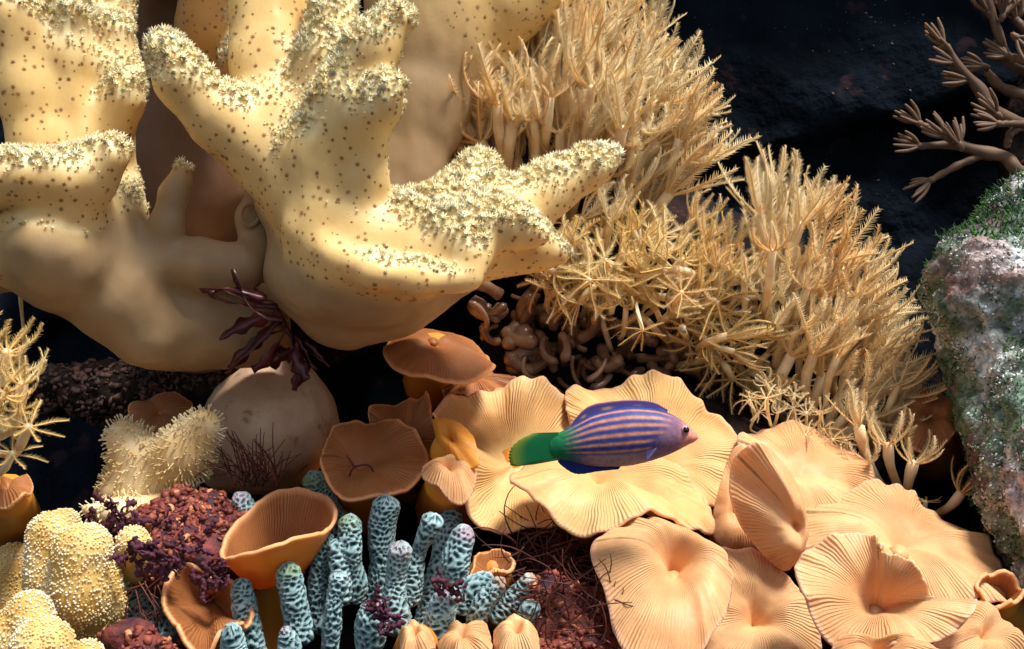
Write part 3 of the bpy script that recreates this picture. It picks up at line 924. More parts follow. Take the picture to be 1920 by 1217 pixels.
# ------------------------------------------------------------------ disc (mushroom) corals
def disc(label, center, outline, m='mush', bulge=0.02, ruff=0.008, waves=5, wl_=60, rid=6.8, nt=26, na=None, mouth=None, stalk=None, prof=1.0, thick=0.006, seed=0, wrinkle=0.004, name='disc_coral'):
    C = P(*center)
    O = np.array([P(*q) for q in outline])
    per = np.linalg.norm(np.roll(O, -1, 0) - O, axis=1).sum()
    n = na or int(np.clip(per / 0.006, 90, 420))
    O = cspline(O, n)
    th = np.arange(n) / n * 2 * np.pi
    nrm = np.cross(O - C, np.roll(O, -1, 0) - C).sum(0)
    nrm /= np.linalg.norm(nrm)
    if nrm[1] > 0:
        nrm = -nrm
    sd = np.c_[np.cos(th) * 3, np.sin(th) * 3, np.full(n, seed * 3.7)]
    rimw = per / U(wl_)
    edge = 0.6 * np.sin(th * round(rimw) + 3 * vnoise(sd, 0.7, seed)) + vnoise(sd * 3, 1.2, seed + 1)
    rad = np.linalg.norm(O - C, axis=1)
    t = np.linspace(0.02, 1, nt) ** 0.9
    T, I = np.meshgrid(t, np.arange(n), indexing='ij')
    V = C + (O[I] - C) * (T ** prof)[..., None] if prof == 1.0 else None
    if V is None:
        out = O[I] - C
        # split motion: across the disc linear, along the normal curved
        along = (out @ nrm)
        flat = out - along[..., None] * nrm
        V = C + flat * T[..., None] + (along * T ** prof)[..., None] * nrm
    w = bulge * np.sin(np.pi * T ** 0.8) + ruff * 0.5 * (T ** 2.5) * edge[I] + ruff * 0.9 * T ** 1.5 * np.sin(waves * th[I] + seed)
    V = V + w[..., None] * nrm
    V = V + (V - C) * (0.006 * edge[I] * T ** 3)[..., None]
    V = V.reshape(-1, 3)
    V = V + nrm * (wrinkle * fbm(V, 16, 3, seed))[:, None]
    i, j = np.meshgrid(np.arange(nt - 1), np.arange(n), indexing='ij')
    F = np.stack([i * n + j, i * n + (j + 1) % n, (i + 1) * n + (j + 1) % n, (i + 1) * n + j], -1).reshape(-1, 4)
    V = np.vstack([V, C])
    j = np.arange(n)
    Tt = np.stack([np.full(n, nt * n), (j + 1) % n, j], -1)
    fn = np.cross(V[F[0, 1]] - V[F[0, 0]], V[F[0, 2]] - V[F[0, 0]])
    if np.dot(fn, nrm) < 0:
        F = F[:, ::-1]; Tt = Tt[:, ::-1]
    nr = max(12, round(per / U(rid)))
    uv = np.stack([(I / n * nr).ravel(), T.ravel()], -1)
    uv = np.vstack([uv, [0, 0]])
    rim = np.r_[smooth(0.93, 1.0, T.ravel()), 0]
    root = thing(name, label, 'coral', tuple(C + np.array([0, 0.1, 0])))
    o = add('disc', V, [F, Tt], [M[m], M['mush_under']], root, attrs={'rim': rim}, uv=uv)
    sm = o.modifiers.new('thickness', 'SOLIDIFY')
    sm.thickness = thick
    sm.offset = -1
    sm.material_offset = 1
    sm.material_offset_rim = 0
    if mouth:
        mx, my, my_, mr = mouth
        A_, B_ = tube([P(mx, my, my_ + U(mr)), P(mx, my, my_), P(mx + mr * .1, my - mr * .2, my_ - U(mr) * 0.6)], [U(mr) * 1.7, U(mr) * 1.0, U(mr) * 0.62], 12)
        add('mouth', A_, B_, M[m], root)
    sp = stalk or [(center[0], center[1] + 10, center[2] + 0.02, 40), (center[0], center[1] + 60, center[2] + 0.35, 60)]
    pts = np.array([P(*s[:3]) for s in sp]); rr = [U(s[3], s[2]) for s in sp]
    q = spline(np.c_[pts, rr], 10)
    A_, B_ = tube(q[:, :3], q[:, 3], 14)
    add('stalk', A_, B_, M['mush_under'], root)
    return root

disc('broad peach disc coral with upright fluted rim behind the striped fish tail', (965, 868, -0.02),
     [(812, 785, .05), (850, 742, .1), (915, 726, .13), (985, 712, .14), (1050, 735, .13), (1100, 775, .1), (1140, 840, .02), (1120, 930, -.08), (1060, 985, -.14), (985, 990, -.17), (915, 982, -.17), (875, 940, -.15), (885, 880, -.12), (875, 820, -.06)], bulge=-0.01, ruff=0.016, seed=1, m='mush_tan')
disc('large round peach disc coral behind the striped fish head', (1235, 880, 0.0),
     [(1060, 738, .13), (1120, 726, .15), (1165, 712, .15), (1220, 703, .15), (1280, 718, .13), (1335, 765, .09), (1380, 820, .04), (1372, 880, -.02), (1335, 950, -.08), (1240, 965, -.12), (1140, 900, -.08), (1080, 820, .03)], bulge=0.02, ruff=0.012, seed=2, m='mush_tan')
disc('peach disc coral with pointed lip lying under the striped fish', (1120, 915, -0.17),
     [(955, 898, -.22), (985, 872, -.14), (1060, 858, -.1), (1150, 862, -.1), (1240, 866, -.1), (1290, 890, -.12), (1330, 945, -.16), (1335, 1005, -.2), (1270, 967, -.26), (1225, 955, -.27), (1180, 985, -.28), (1120, 1002, -.29), (1055, 985, -.28), (1000, 940, -.25)], bulge=0.03, ruff=0.010, seed=3, m='mush_tan', wrinkle=0.008)
disc('peach disc coral with deep funnel and pale knob mouth', (1258, 1088, -0.27),
     [(1115, 1010, -.32), (1170, 985, -.27), (1230, 974, -.25), (1290, 988, -.26), (1345, 1030, -.3), (1375, 1085, -.35), (1362, 1150, -.4), (1330, 1200, -.43), (1290, 1250, -.46), (1200, 1260, -.47), (1160, 1205, -.44), (1138, 1120, -.4), (1108, 1060, -.36)],
     bulge=0.055, ruff=0.010, prof=1.0, seed=4, mouth=(1263, 1094, -0.31, 12), stalk=[(1265, 1090, -.16, 30), (1280, 1100, .15, 60)])
disc('wrinkled peach disc coral tucked below the pale knob disc', (1410, 1175, -0.26),
     [(1335, 1030, -.24), (1400, 1035, -.22), (1460, 1060, -.23), (1497, 1098, -.25), (1520, 1150, -.28), (1535, 1240, -.33), (1400, 1270, -.38), (1300, 1250, -.36), (1310, 1160, -.3)], bulge=0.03, ruff=0.012, wrinkle=0.014, seed=5)
disc('upright leaf-shaped peach disc coral with finely combed face', (1488, 985, -0.26),
     [(1383, 850, -.24), (1425, 826, -.27), (1470, 868, -.24), (1500, 930, -.22), (1506, 990, -.22), (1482, 1068, -.24), (1440, 1050, -.25), (1392, 990, -.25), (1366, 930, -.24), (1370, 885, -.23)], bulge=0.04, ruff=0.006, rid=8, seed=6, stalk=[(1470, 990, -.22, 25), (1440, 1030, .0, 40)])
disc('pale narrow peach disc coral squeezed behind the upright leaf-shaped disc', (1375, 960, -0.14),
     [(1378, 838, -.1), (1405, 850, -.12), (1420, 950, -.14), (1440, 1060, -.18), (1380, 1040, -.18), (1338, 1010, -.17), (1340, 950, -.15), (1355, 890, -.12)], bulge=0.03, ruff=0.006, seed=7)
disc('peach disc coral with turned-up far rim below the feathery cups', (1490, 900, -0.06),
     [(1378, 832, .0), (1420, 805, .04), (1490, 797, .06), (1560, 820, .05), (1612, 858, .02), (1642, 905, -.02), (1610, 940, -.07), (1540, 970, -.12), (1480, 960, -.13), (1430, 900, -.08)], bulge=0.02, ruff=0.010, seed=8)
disc('widest peach disc coral spreading toward the encrusted rock', (1680, 1035, -0.18),
     [(1500, 960, -.14), (1560, 930, -.1), (1640, 912, -.07), (1720, 925, -.07), (1790, 985, -.1), (1835, 1010, -.13), (1875, 1060, -.17), (1913, 1100, -.22), (1890, 1135, -.27), (1830, 1130, -.3), (1790, 1170, -.34), (1700, 1190, -.36), (1600, 1130, -.32), (1510, 1040, -.22)],
     bulge=0.035, ruff=0.014, mouth=(1684, 1040, -.25, 10), seed=9)
disc('folded peach disc coral with raised flap and knob mouth at the bottom', (1640, 1150, -0.385),
     [(1492, 1052, -.40), (1535, 1015, -.38), (1600, 1003, -.37), (1640, 1006, -.40), (1662, 1030, -.45), (1695, 1046, -.45), (1725, 1090, -.44), (1775, 1125, -.43), (1832, 1125, -.42), (1792, 1185, -.46), (1700, 1208, -.50), (1610, 1222, -.50), (1545, 1190, -.47), (1505, 1120, -.43)],
     bulge=0.03, ruff=0.016, mouth=(1640, 1152, -.41, 9), seed=10)
disc('peach disc coral with lilac rim at the foot of the encrusted rock', (1835, 1200, -0.36),
     [(1740, 1230, -.42), (1765, 1190, -.38), (1815, 1135, -.32), (1868, 1140, -.3), (1905, 1190, -.32), (1915, 1270, -.38), (1780, 1290, -.46)], bulge=0.03, ruff=0.014, seed=11)
disc('small ochre cup of a disc coral tipped open on the widest disc rim', (1868, 1105, -0.2),
     [(1838, 1090, -.3), (1868, 1075, -.27), (1905, 1090, -.27), (1915, 1112, -.3), (1890, 1128, -.33), (1855, 1130, -.33)], bulge=-0.03, ruff=0.006, seed=30, m='mush_shade_brown')
disc('curled peach disc coral rim peeping over the bottom edge below the knob mouth', (1640, 1235, -0.5),
     [(1560, 1215, -.52), (1600, 1195, -.5), (1660, 1200, -.5), (1720, 1196, -.5), (1760, 1225, -.52), (1700, 1290, -.56), (1580, 1280, -.56)], bulge=0.03, ruff=0.01, seed=12)
disc('small folded peach disc coral with ochre back beside the brown bowl', (838, 893, -0.14),
     [(790, 886, -.16), (828, 861, -.12), (880, 868, -.12), (893, 900, -.16), (872, 946, -.2), (832, 928, -.2)], bulge=0.03, ruff=0.006, seed=13)
disc('ochre curled underside of a disc coral fold beside the small folded disc', (850, 830, -0.1),
     [(812, 790, -.04), (845, 785, -.06), (885, 815, -.12), (897, 860, -.16), (885, 880, -.16), (850, 862, -.14), (822, 830, -.1)], m='mush_under', bulge=0.02, ruff=0.004, seed=33)
disc('brown disc coral with torn peak in the shade behind the ochre fold', (760, 830, 0.08),
     [(692, 775, .1), (738, 752, .13), (790, 752, .12), (802, 735, .1), (812, 790, .07), (835, 850, .04), (770, 890, .02), (715, 850, .05)], m='mush_shade_brown', bulge=0.01, ruff=0.012, seed=14)
disc('flat oval brown disc coral floating on its stalk under the golden leather coral', (815, 652, 0.06),
     [(718, 655, .06), (742, 630, .14), (800, 620, .18), (870, 635, .17), (915, 668, .12), (928, 692, .06), (890, 712, .0), (838, 717, -.03), (770, 702, -.02), (726, 682, .02)], m='mush_shade_brown', bulge=0.02, ruff=0.004, mouth=(812, 645, .06, 8), seed=15)
disc('wide brown disc coral with a dark twig lying on it', (672, 885, -0.04),
     [(602, 850, -.07), (625, 806, .0), (690, 788, .03), (755, 795, .03), (796, 830, .0), (803, 870, -.05), (780, 902, -.1), (720, 930, -.14), (660, 938, -.15), (630, 920, -.14), (604, 885, -.1)], m='mush_shade_brown', bulge=0.015, ruff=0.008, mouth=(648, 888, -.08, 9), seed=16)
disc('ochre trumpet-shaped disc coral standing on a thick stalk', (515, 1070, -0.14),
     [(418, 1040, -.3), (445, 980, -.2), (498, 932, -.12), (555, 915, -.08), (606, 925, -.1), (627, 962, -.18), (602, 995, -.27), (545, 1008, -.34), (480, 1032, -.36)], m='mush_shade_brown', bulge=-0.035, ruff=0.002, seed=17,
     stalk=[(515, 1060, -.13, 58), (505, 1130, -.1, 50), (500, 1260, -.02, 52)])
disc('brown bowl-shaped disc coral facing out among the yellow knobs', (400, 1125, -0.22),
     [(310, 1110, -.34), (330, 1075, -.3), (370, 1068, -.28), (432, 1090, -.28), (470, 1145, -.32), (455, 1168, -.38), (412, 1188, -.42), (384, 1220, -.44), (340, 1190, -.42), (315, 1150, -.38)], m='mush_shade_brown', bulge=-0.01, ruff=0.01, waves=4, seed=18)
disc('little brown cup disc coral among the blue-grey fingers', (920, 1062, -0.24),
     [(885, 1085, -.3), (895, 1045, -.24), (925, 1030, -.22), (955, 1040, -.23), (960, 1058, -.28), (925, 1070, -.31)], m='mush_shade_brown', bulge=-0.01, ruff=0.004, seed=19)
disc('small peach disc coral with a pale dome below the blue-grey fingers', (970, 1200, -0.42),
     [(925, 1200, -.42), (940, 1172, -.38), (985, 1170, -.38), (1010, 1195, -.42), (1005, 1250, -.47), (940, 1250, -.47)], bulge=0.03, ruff=0.008, seed=20)
disc('small frilled peach disc coral at the foot of the purple-tipped finger', (868, 1200, -0.42),
     [(820, 1215, -.42), (838, 1180, -.38), (880, 1168, -.38), (915, 1180, -.4), (920, 1240, -.46), (850, 1250, -.46)], bulge=0.02, ruff=0.012, seed=21)
disc('tiny pink-rimmed peach disc coral wedged between two blue-grey fingers', (782, 1200, -0.44),
     [(750, 1190, -.42), (770, 1172, -.4), (800, 1180, -.42), (815, 1210, -.46), (790, 1240, -.48), (755, 1230, -.47)], bulge=0.02, ruff=0.008, seed=22)
disc('brown disc coral half hidden beyond the feathery cups near the encrusted rock', (1745, 790, 0.12),
     [(1695, 760, .12), (1745, 730, .14), (1785, 748, .12), (1800, 792, .08), (1772, 832, .05), (1720, 850, .05), (1692, 805, .08)], m='mush_shade_brown', bulge=0.02, ruff=0.008, seed=23)
disc('dim brown disc coral edge in the dark gap below the golden feathery cups', (15, 918, -0.25),
     [(-40, 900, -.2), (10, 892, -.2), (40, 895, -.2), (62, 905, -.24), (45, 935, -.29), (0, 946, -.3), (-40, 940, -.3)], m='mush_shade_brown', bulge=0.01, ruff=0.008, seed=24)
disc('low reddish brown disc coral shadowed by the oval brown disc', (890, 712, 0.2),
     [(830, 735, .2), (860, 708, .22), (905, 696, .24), (950, 705, .22), (968, 725, .18), (900, 745, .14)], m='mush_shade_brown', bulge=0.01, ruff=0.012, seed=25)
disc('dim brown disc coral behind the spiky cream coral', (300, 775, 0.12),
     [(240, 770, .12), (270, 745, .15), (330, 738, .17), (362, 760, .14), (350, 810, .08), (270, 820, .06)], m='mush_shade_brown', bulge=0.01, ruff=0.006, seed=26)

# ------------------------------------------------------------------ the fish
def fish():
    FY = -0.42
    root = thing('fish', 'small blue wrasse with orange stripes and green tail swimming over the peach discs', 'fish', P(1150, 885, FY))
    top = np.array([(1309, 819), (1300, 806), (1289, 795), (1265, 778), (1240, 767), (1215, 762), (1180, 760), (1140, 766), (1110, 775), (1085, 789), (1062, 803), (1045, 811), (1030, 818)], float)
    bot = np.array([(1309, 822), (1302, 829), (1290, 835), (1265, 849), (1240, 860), (1212, 869), (1180, 876), (1140, 878), (1110, 876), (1085, 871), (1062, 866), (1045, 863), (1030, 858)], float)
    wid = np.array([3, 8, 13, 20, 25, 27, 28, 26, 23, 19, 14, 10, 5], float)
    mid_ = (top[:, 1] + bot[:, 1]) / 2
    top[:, 1] = mid_ + (top[:, 1] - mid_) * 0.95
    bot[:, 1] = mid_ + (bot[:, 1] - mid_) * 0.95
    prof = spline(np.c_[top, bot, wid], 170)
    nv = 150
    th = np.linspace(0, 2 * np.pi, nv, endpoint=False)
    V, C_, = [], []
    orange = np.array(lin(216, 140, 90)[:3]); blue = np.array(lin(40, 64, 138)[:3]); deep = np.array(lin(50, 54, 112)[:3])
    belly = np.array(lin(168, 134, 140)[:3]); head = np.array(lin(136, 100, 124)[:3]); green = np.array(lin(16, 116, 70)[:3]); lip = np.array(lin(240, 148, 132)[:3])
    for r in prof:
        xc = (r[0] + r[2]) / 2
        for a in th:
            s = math.sin(a); c = math.cos(a)
            hgt = 0.5 - 0.5 * s                                   # 0 at the back, 1 at the belly
            py = r[1] + (r[3] - r[1]) * hgt
            px = r[0] + (r[2] - r[0]) * hgt
            V.append(P(px, py, FY) + np.array([0, U(r[4]) * c * (abs(c) ** 0.15 if c else 0), 0]))
            col = blue * (1 - hgt) + deep * hgt if hgt < 0.5 else deep * 0.6 + blue * 0.4
            for hs, wd in ((.05, .012), (.16, .020), (.285, .023), (.43, .023), (.575, .021), (.71, .017)):
                hh = hs
                d = abs(hgt - hh )
                k = 0.85 * float(smooth(wd * 2.1, wd * 0.3, d)) * (1 if px < 1262 else max(0, 1 - (px - 1262) / 16))
                lim = 1.0 if hs < .5 else float(smooth(1232, 1205, px))
                col = col * (1 - k * lim) + orange * k * lim
            b = float(smooth(0.7, 0.8, hgt)) * float(smooth(1060, 1120, px))
            col = col * (1 - b) + belly * b
            h_ = float(smooth(1222, 1262, px + (hgt - 0.3) * 40))
            col = col * (1 - h_) + head * h_
            q = float(smooth(1268, 1298, px + hgt * 10))
            col = col * (1 - q) + lip * q
            g = float(smooth(1098, 1048, px))
            col = col * (1 - g) + green * g
            C_.append(col)
    V = np.array(V); n = len(prof)
    i, j = np.meshgrid(np.arange(n - 1), np.arange(nv), indexing='ij')
    Q = np.stack([i * nv + j, i * nv + (j + 1) % nv, (i + 1) * nv + (j + 1) % nv, (i + 1) * nv + j], -1).reshape(-1, 4)
    ends = [np.arange(nv), np.arange(nv)[::-1] + (n - 1) * nv]
    V = np.vstack([V, V[:nv].mean(0), V[-nv:].mean(0)])
    C_ = np.vstack([C_, C_[0], C_[-1]])
    j = np.arange(nv)
    T = np.vstack([np.stack([np.full(nv, n * nv), (j + 1) % nv, j], -1), np.stack([np.full(nv, n * nv + 1), (n - 1) * nv + j, (n - 1) * nv + (j + 1) % nv], -1)])
    skin = mat('fish_scales', None, (0.72, 0.72, 0.78, 1), scale=120, rough=0.5, attr='Col', spec=0.25, bump=0.0006, bscale=220)
    finm = mat('fish_fin', None, (0.92, 0.92, 0.92, 1), scale=20, rough=0.5, attr='Col', transl=0.35)
    add('body', V, [Q, T], skin, root, attrs={'Col': C_})
    def fin(name, edge, foot, cols, ny=0.0, thick=2.2, lean=0.0):
        e = spline(np.array(edge, float), 40); f = spline(np.array(foot, float), 40)
        nt = 12
        Vs, Cs = [], []
        for s in (-1, 1):
            for a in range(nt):
                t = a / (nt - 1)
                for k in range(40):
                    p = f[k] * (1 - t) + e[k] * t
                    ray = math.sin(k * 1.9)
                    if a == nt - 1:
                        p = p + (e[k] - f[k]) * 0.015 * ray
                    Vs.append(P(p[0], p[1], FY + ny + lean * t) + np.array([0, s * U(thick) * (1 - 0.85 * t), 0]))
                    Cs.append(cols(t, k / 39.0))
        Vs = np.array(Vs)
        i, j = np.meshgrid(np.arange(nt - 1), np.arange(39), indexing='ij')
        q0 = np.stack([i * 40 + j, i * 40 + j + 1, (i + 1) * 40 + j + 1, (i + 1) * 40 + j], -1).reshape(-1, 4)
        q1 = q0[:, ::-1] + nt * 40
        top = np.stack([np.arange(39) + (nt - 1) * 40, np.arange(39) + (nt - 1) * 40 + 1, np.arange(39) + (2 * nt - 1) * 40 + 1, np.arange(39) + (2 * nt - 1) * 40], -1)
        return add(name, Vs, [np.vstack([q0, q1, top])], finm, root, attrs={'Col': np.array(Cs)})
    pur = np.array(lin(92, 78, 150)[:3]); pink = np.array(lin(210, 126, 140)[:3]); yel = np.array(lin(226, 190, 50)[:3]); navy = np.array(lin(30, 50, 128)[:3])
    def cd(t, s):
        c = pur * (1 - t) + navy * 0.5 * t + pur * 0.5 * t
        if t > 0.9: c = pink * .6 + c * .4
        if 0.25 < t < 0.5: c = c + (yel - c) * 0.6 * max(0, math.sin(s * 30)) ** 2 * (1 if s > .4 else .25)
        return c
    fin('dorsal_fin', [(1252, 768), (1225, 754), (1190, 750), (1150, 752), (1110, 759), (1088, 774), (1070, 796), (1060, 803)], [(1250, 775), (1225, 768), (1190, 765), (1150, 770), (1112, 780), (1090, 790), (1072, 801), (1060, 808)], cd)
    fin('anal_fin', [(1160, 880), (1121, 884), (1090, 889), (1072, 886), (1054, 874), (1046, 866)], [(1165, 872), (1125, 872), (1095, 868), (1075, 864), (1058, 860), (1046, 858)], lambda t, s: navy * (1 - 0.3 * t) + blue * 0.3 * t)
    def ct(t, s):
        k = 0.85 * float(smooth(0.6, 1.0, t)); k = max(k, float(smooth(0.85, 1.0, s)) * 0.6)
        return green * (1 - k) + np.array(lin(150, 160, 50)[:3]) * k
    fin('tail_fin', [(1000, 812), (975, 824), (960, 838), (955, 850), (955, 862), (962, 874), (1000, 871)], [(1048, 811), (1044, 818), (1042, 828), (1042, 838), (1042, 848), (1044, 856), (1048, 862)], ct, thick=5)
    fin('pectoral_fin', [(1236, 832), (1226, 848), (1214, 862), (1210, 858), (1212, 846)], [(1240, 826), (1239, 830), (1237, 834), (1235, 837), (1233, 839)], lambda t, s: np.array(lin(86, 86, 140)[:3]) * (1 - .3 * t) + .3 * t * pur, ny=-0.027, thick=1.2, lean=-0.012)
    white = mat('fish_eye_ring', lin(196, 156, 156), rough=0.3)
    black = mat('fish_pupil', lin(12, 10, 14), rough=0.08, spec=0.7)
    BV, BF = bead(14, 10)
    for s in (-1, 1):
        c = P(1282, 804, FY) + np.array([0, s * U(14), 0])
        nr_ = np.array([0.2, s * 1.0, 0.1]); nr_ /= np.linalg.norm(nr_)
        A_, B_ = scatter_mesh(BV * np.array([1, 1, .45]), BF, np.array([c]), np.array([nr_]), U(6.5), 0)
        e = add('eye', A_, B_, white, root)
        A_, B_ = scatter_mesh(BV * np.array([1, 1, .5]), BF, np.array([c + nr_ * U(3)]), np.array([nr_]), U(4.9), 0)
        add('pupil', A_, B_, black, e)
    return root
fish()

# ------------------------------------------------------------------ blue-grey finger coral
M['finger'] = mat('finger_coral_skin', None, (0.75, 0.8, 0.8, 1), scale=30, rough=0.6, attr='Col', spec=0.3)
c_ridge = np.array(lin(190, 222, 228)[:3]); c_pit = np.array(lin(24, 52, 60)[:3]); c_mid = np.array(lin(92, 138, 150)[:3])
def finger(root, pts, tipcol=None, seed=0, cell=10.5):
    rr_ = random.Random(seed)
    pts = [(p[0] + (rr_.uniform(-9, 9) if 0 < q < len(pts) - 1 else 0), p[1], p[2] + rr_.uniform(-.01, .01), p[3] * rr_.uniform(.66, .88)) for q, p in enumerate(pts)]
    w = np.array([np.r_[P(p[0], p[1], p[2]), U(p[3], p[2])] for p in pts])
    L = np.linalg.norm(np.diff(w[:, :3], axis=0), axis=1).sum()
    rm = w[:, 3].mean()
    n = int(max(20, (L + rm) / U(2.6)))
    q = spline(w, n)
    # rounded tip
    tlen = np.linspace(0, L, n)
    rad = q[:, 3] * np.sqrt(np.clip(1 - smooth(L - rm * 1.1, L + rm * 0.12, tlen) ** 2, 0.02, 1))
    nv = int(np.clip(2 * np.pi * rm / U(2.6), 24, 72))
    V, F = tube(q[:, :3], rad, nv)
    t, u, v = frames(q[:, :3])
    th = np.linspace(0, 2 * np.pi, nv, endpoint=False)
    Lg, Th = np.meshgrid(tlen, th, indexing='ij')
    nc = max(6, round(2 * np.pi * rm / U(cell)))
    a = Th / (2 * np.pi) * nc + 0.6 * vnoise(np.c_[Lg.ravel() * 60, np.cos(Th.ravel()) * 2, np.sin(Th.ravel()) * 2], 1.0, seed).reshape(Lg.shape)
    b = Lg / U(cell * 0.86) + 0.7 * vnoise(np.c_[Lg.ravel() * 60, np.cos(Th.ravel()) * 2, np.sin(Th.ravel()) * 2], 1.0, seed + 7).reshape(Lg.shape)
    best = np.full(a.shape, 9.0)
    for dj in (-1, 0, 1):
        row = np.floor(b) + dj
        sh = (row % 2) * 0.5
        ac = np.floor(a - sh) + 0.5 + sh
        for da in (-1, 0, 1):
            dd = np.hypot(a - ac - da, (b - row - 0.5) * 0.9)
            best = np.minimum(best, dd)
    h = smooth(0.16, 0.48, best)                       # 0 in a pit, 1 on the walls between
    ring = np.cos(th)[None, :, None] * u[:, None] + np.sin(th)[None, :, None] * v[:, None]
    k = n * nv
    V[:k] += (ring * (h - 0.5)[..., None] * U(5.6)).reshape(-1, 3)
    V[:k] += (ring.reshape(-1, 3)) * (U(9.0) * fbm(V[:k], 16, 2, seed))[:, None]
    col = np.where((h < 0.5)[..., None], c_pit + (c_mid - c_pit) * (h * 2)[..., None], c_mid + (c_ridge - c_mid) * (h * 2 - 1)[..., None]).reshape(-1, 3)
    var = 0.82 + 0.3 * fbm(V[:k], 14, 2, seed + 3)
    col = col * var[:, None]
    if tipcol:
        tc = np.array(lin(*tipcol)[:3])
        f = 0.75 * smooth(L - rm * 1.8, L - rm * 0.4, tlen)[:, None].repeat(nv, 1).ravel()
        f = np.clip(f * (0.55 + 1.1 * fbm(V[:k], 30, 2, seed + 5)), 0, 0.85)
        col = col * (1 - f[:, None]) + tc * f[:, None]
    col = np.vstack([col, col[:1], col[-1:]])
    return add('branch', V, F, M['finger'], root, attrs={'Col': np.clip(col, 0, 1)})

PUR, PNK, ORG, GRN = (150, 96, 130), (186, 156, 172), (214, 140, 84), (140, 160, 100)
fc = thing('finger_coral', 'blue-grey honeycombed finger coral with many branches beneath the brown disc', 'coral', P(680, 1230, -0.2))
for k, (p, tc) in enumerate([
    ([(700, 1180, -.12, 34), (712, 1050, -.14, 30), (722, 930, -.15, 27)], None),
    ([(660, 1120, -.2, 28), (662, 1040, -.21, 27), (658, 965, -.22, 24)], GRN),
    ([(600, 1180, -.2, 26), (603, 1080, -.2, 24), (612, 1000, -.2, 22)], None),
    ([(640, 1130, -.22, 20), (640, 1070, -.22, 22), (636, 1010, -.22, 19)], None),
    ([(565, 1200, -.3, 28), (548, 1120, -.31, 27), (538, 1055, -.32, 25)], GRN),
    ([(618, 1240, -.34, 24), (626, 1150, -.35, 22), (636, 1075, -.36, 18)], PNK),
    ([(545, 1250, -.4, 24), (540, 1200, -.41, 22), (532, 1175, -.42, 16)], PNK),
    ([(745, 1180, -.27, 30), (748, 1090, -.28, 28), (752, 1015, -.29, 24)], PNK),
    ([(770, 1130, -.24, 20), (790, 1050, -.25, 22), (815, 965, -.26, 19)], None),
    ([(690, 1250, -.38, 36), (695, 1170, -.39, 32), (706, 1125, -.4, 22)], PUR),
    ([(800, 1180, -.12, 30), (820, 1060, -.1, 30), (850, 950, -.05, 22)], None),
]):
    finger(fc, p, tc, k + 1)
fc2 = thing('finger_coral', 'stubby blue-grey finger coral with orange and purple tips beside the cup disc', 'coral', P(900, 1200, -0.2))
for k, (p, tc) in enumerate([
    ([(850, 1110, -.28, 30), (862, 1050, -.29, 26), (873, 985, -.3, 21)], PNK),
    ([(815, 1230, -.38, 32), (832, 1160, -.39, 30), (842, 1100, -.4, 24)], PUR),
    ([(880, 1190, -.34, 26), (912, 1130, -.35, 25), (945, 1085, -.36, 18)], ORG),
    ([(860, 1140, -.32, 26), (890, 1105, -.33, 24), (925, 1082, -.33, 18)], None),
    ([(930, 1160, -.26, 24), (960, 1120, -.26, 22), (1000, 1080, -.27, 15)], ORG),
    ([(975, 1190, -.34, 22), (990, 1160, -.35, 20), (1000, 1130, -.36, 14)], ORG),
]):
    finger(fc2, p, tc, k + 40)
fc3 = thing('finger_coral', 'blue-grey finger coral with green top leaning beside the ochre trumpet', 'coral', P(590, 1000, -0.1))
for k, (p, tc) in enumerate([
    ([(650, 1010, .04, 34), (612, 940, .03, 32), (582, 885, .02, 26)], GRN),
    ([(470, 1010, -.12, 30), (455, 960, -.13, 26), (442, 925, -.14, 20)], PNK)]):
    finger(fc3, p, tc, k + 60)
fc4 = thing('finger_coral', 'short blue-grey finger coral growing between the brown bowl and the trumpet stalk', 'coral', P(450, 1240, -0.35))
for k, (p, tc) in enumerate([
    ([(440, 1260, -.46, 30), (436, 1210, -.46, 28), (434, 1172, -.47, 22)], None),
    ([(480, 1240, -.3, 26), (462, 1150, -.3, 24), (452, 1085, -.3, 18)], None),
    ([(285, 1200, -.2, 60), (265, 1120, -.2, 50), (250, 1060, -.2, 34)], None)]):
    finger(fc4, p, tc, k + 80)

# ------------------------------------------------------------------ yellow knob corals
M['knob'] = mat('knob_flesh', lin(226, 196, 128), lin(202, 160, 84), scale=12, rough=0.55, sss=0.3, sscale=0.03, bump=0.004, bscale=110)
M['knob_polyp'] = mat('knob_polyps', lin(244, 236, 214), lin(234, 208, 146), scale=20, rough=0.5, transl=0.2)
def knob(label, prims, base, seed, size=2.2, sp=3.9):
    root = thing('knob_coral', label, 'coral', base)
    V, F, N = blob(prims, 0.02, 0.007)
    V = V + N * (0.006 * fbm(V, 16, 3, seed))[:, None]
    if (N * (V - V.mean(0))).sum() < 0:
        N = -N; F = F[:, ::-1]
    add('body', V, F, M['knob'], root)
    pos, f, w = on_faces(V, F, 1.5)
    nn = (N[F[f]] * w[..., None]).sum(1)
    ok = nn[:, 2] > -0.55 + 0.5 * fbm(pos, 14, 2, seed)
    i = thin(pos[ok], U(sp))
    A_, B_ = scatter_mesh(*BEAD, pos[ok][i], nn[ok][i], U(size) * rng.uniform(0.5, 1.1, len(i)), 0.3)
    add('polyp_beads', A_, B_, M['knob_polyp'], root, kind='stuff')
    return root
knob('tall yellow knob coral with twin white-beaded domes next to the purple algae', limb([(95, 1000, -.3, 42), (95, 1090, -.3, 44), (100, 1180, -.25, 50)]) + limb([(155, 1035, -.34, 54), (160, 1110, -.33, 58), (165, 1200, -.28, 60)]) + limb([(120, 980, -.2, 30), (125, 1060, -.2, 40)]) + limb([(205, 1080, -.3, 24), (195, 1140, -.3, 36), (180, 1200, -.28, 44)]), P(130, 1260, -.25), 1)
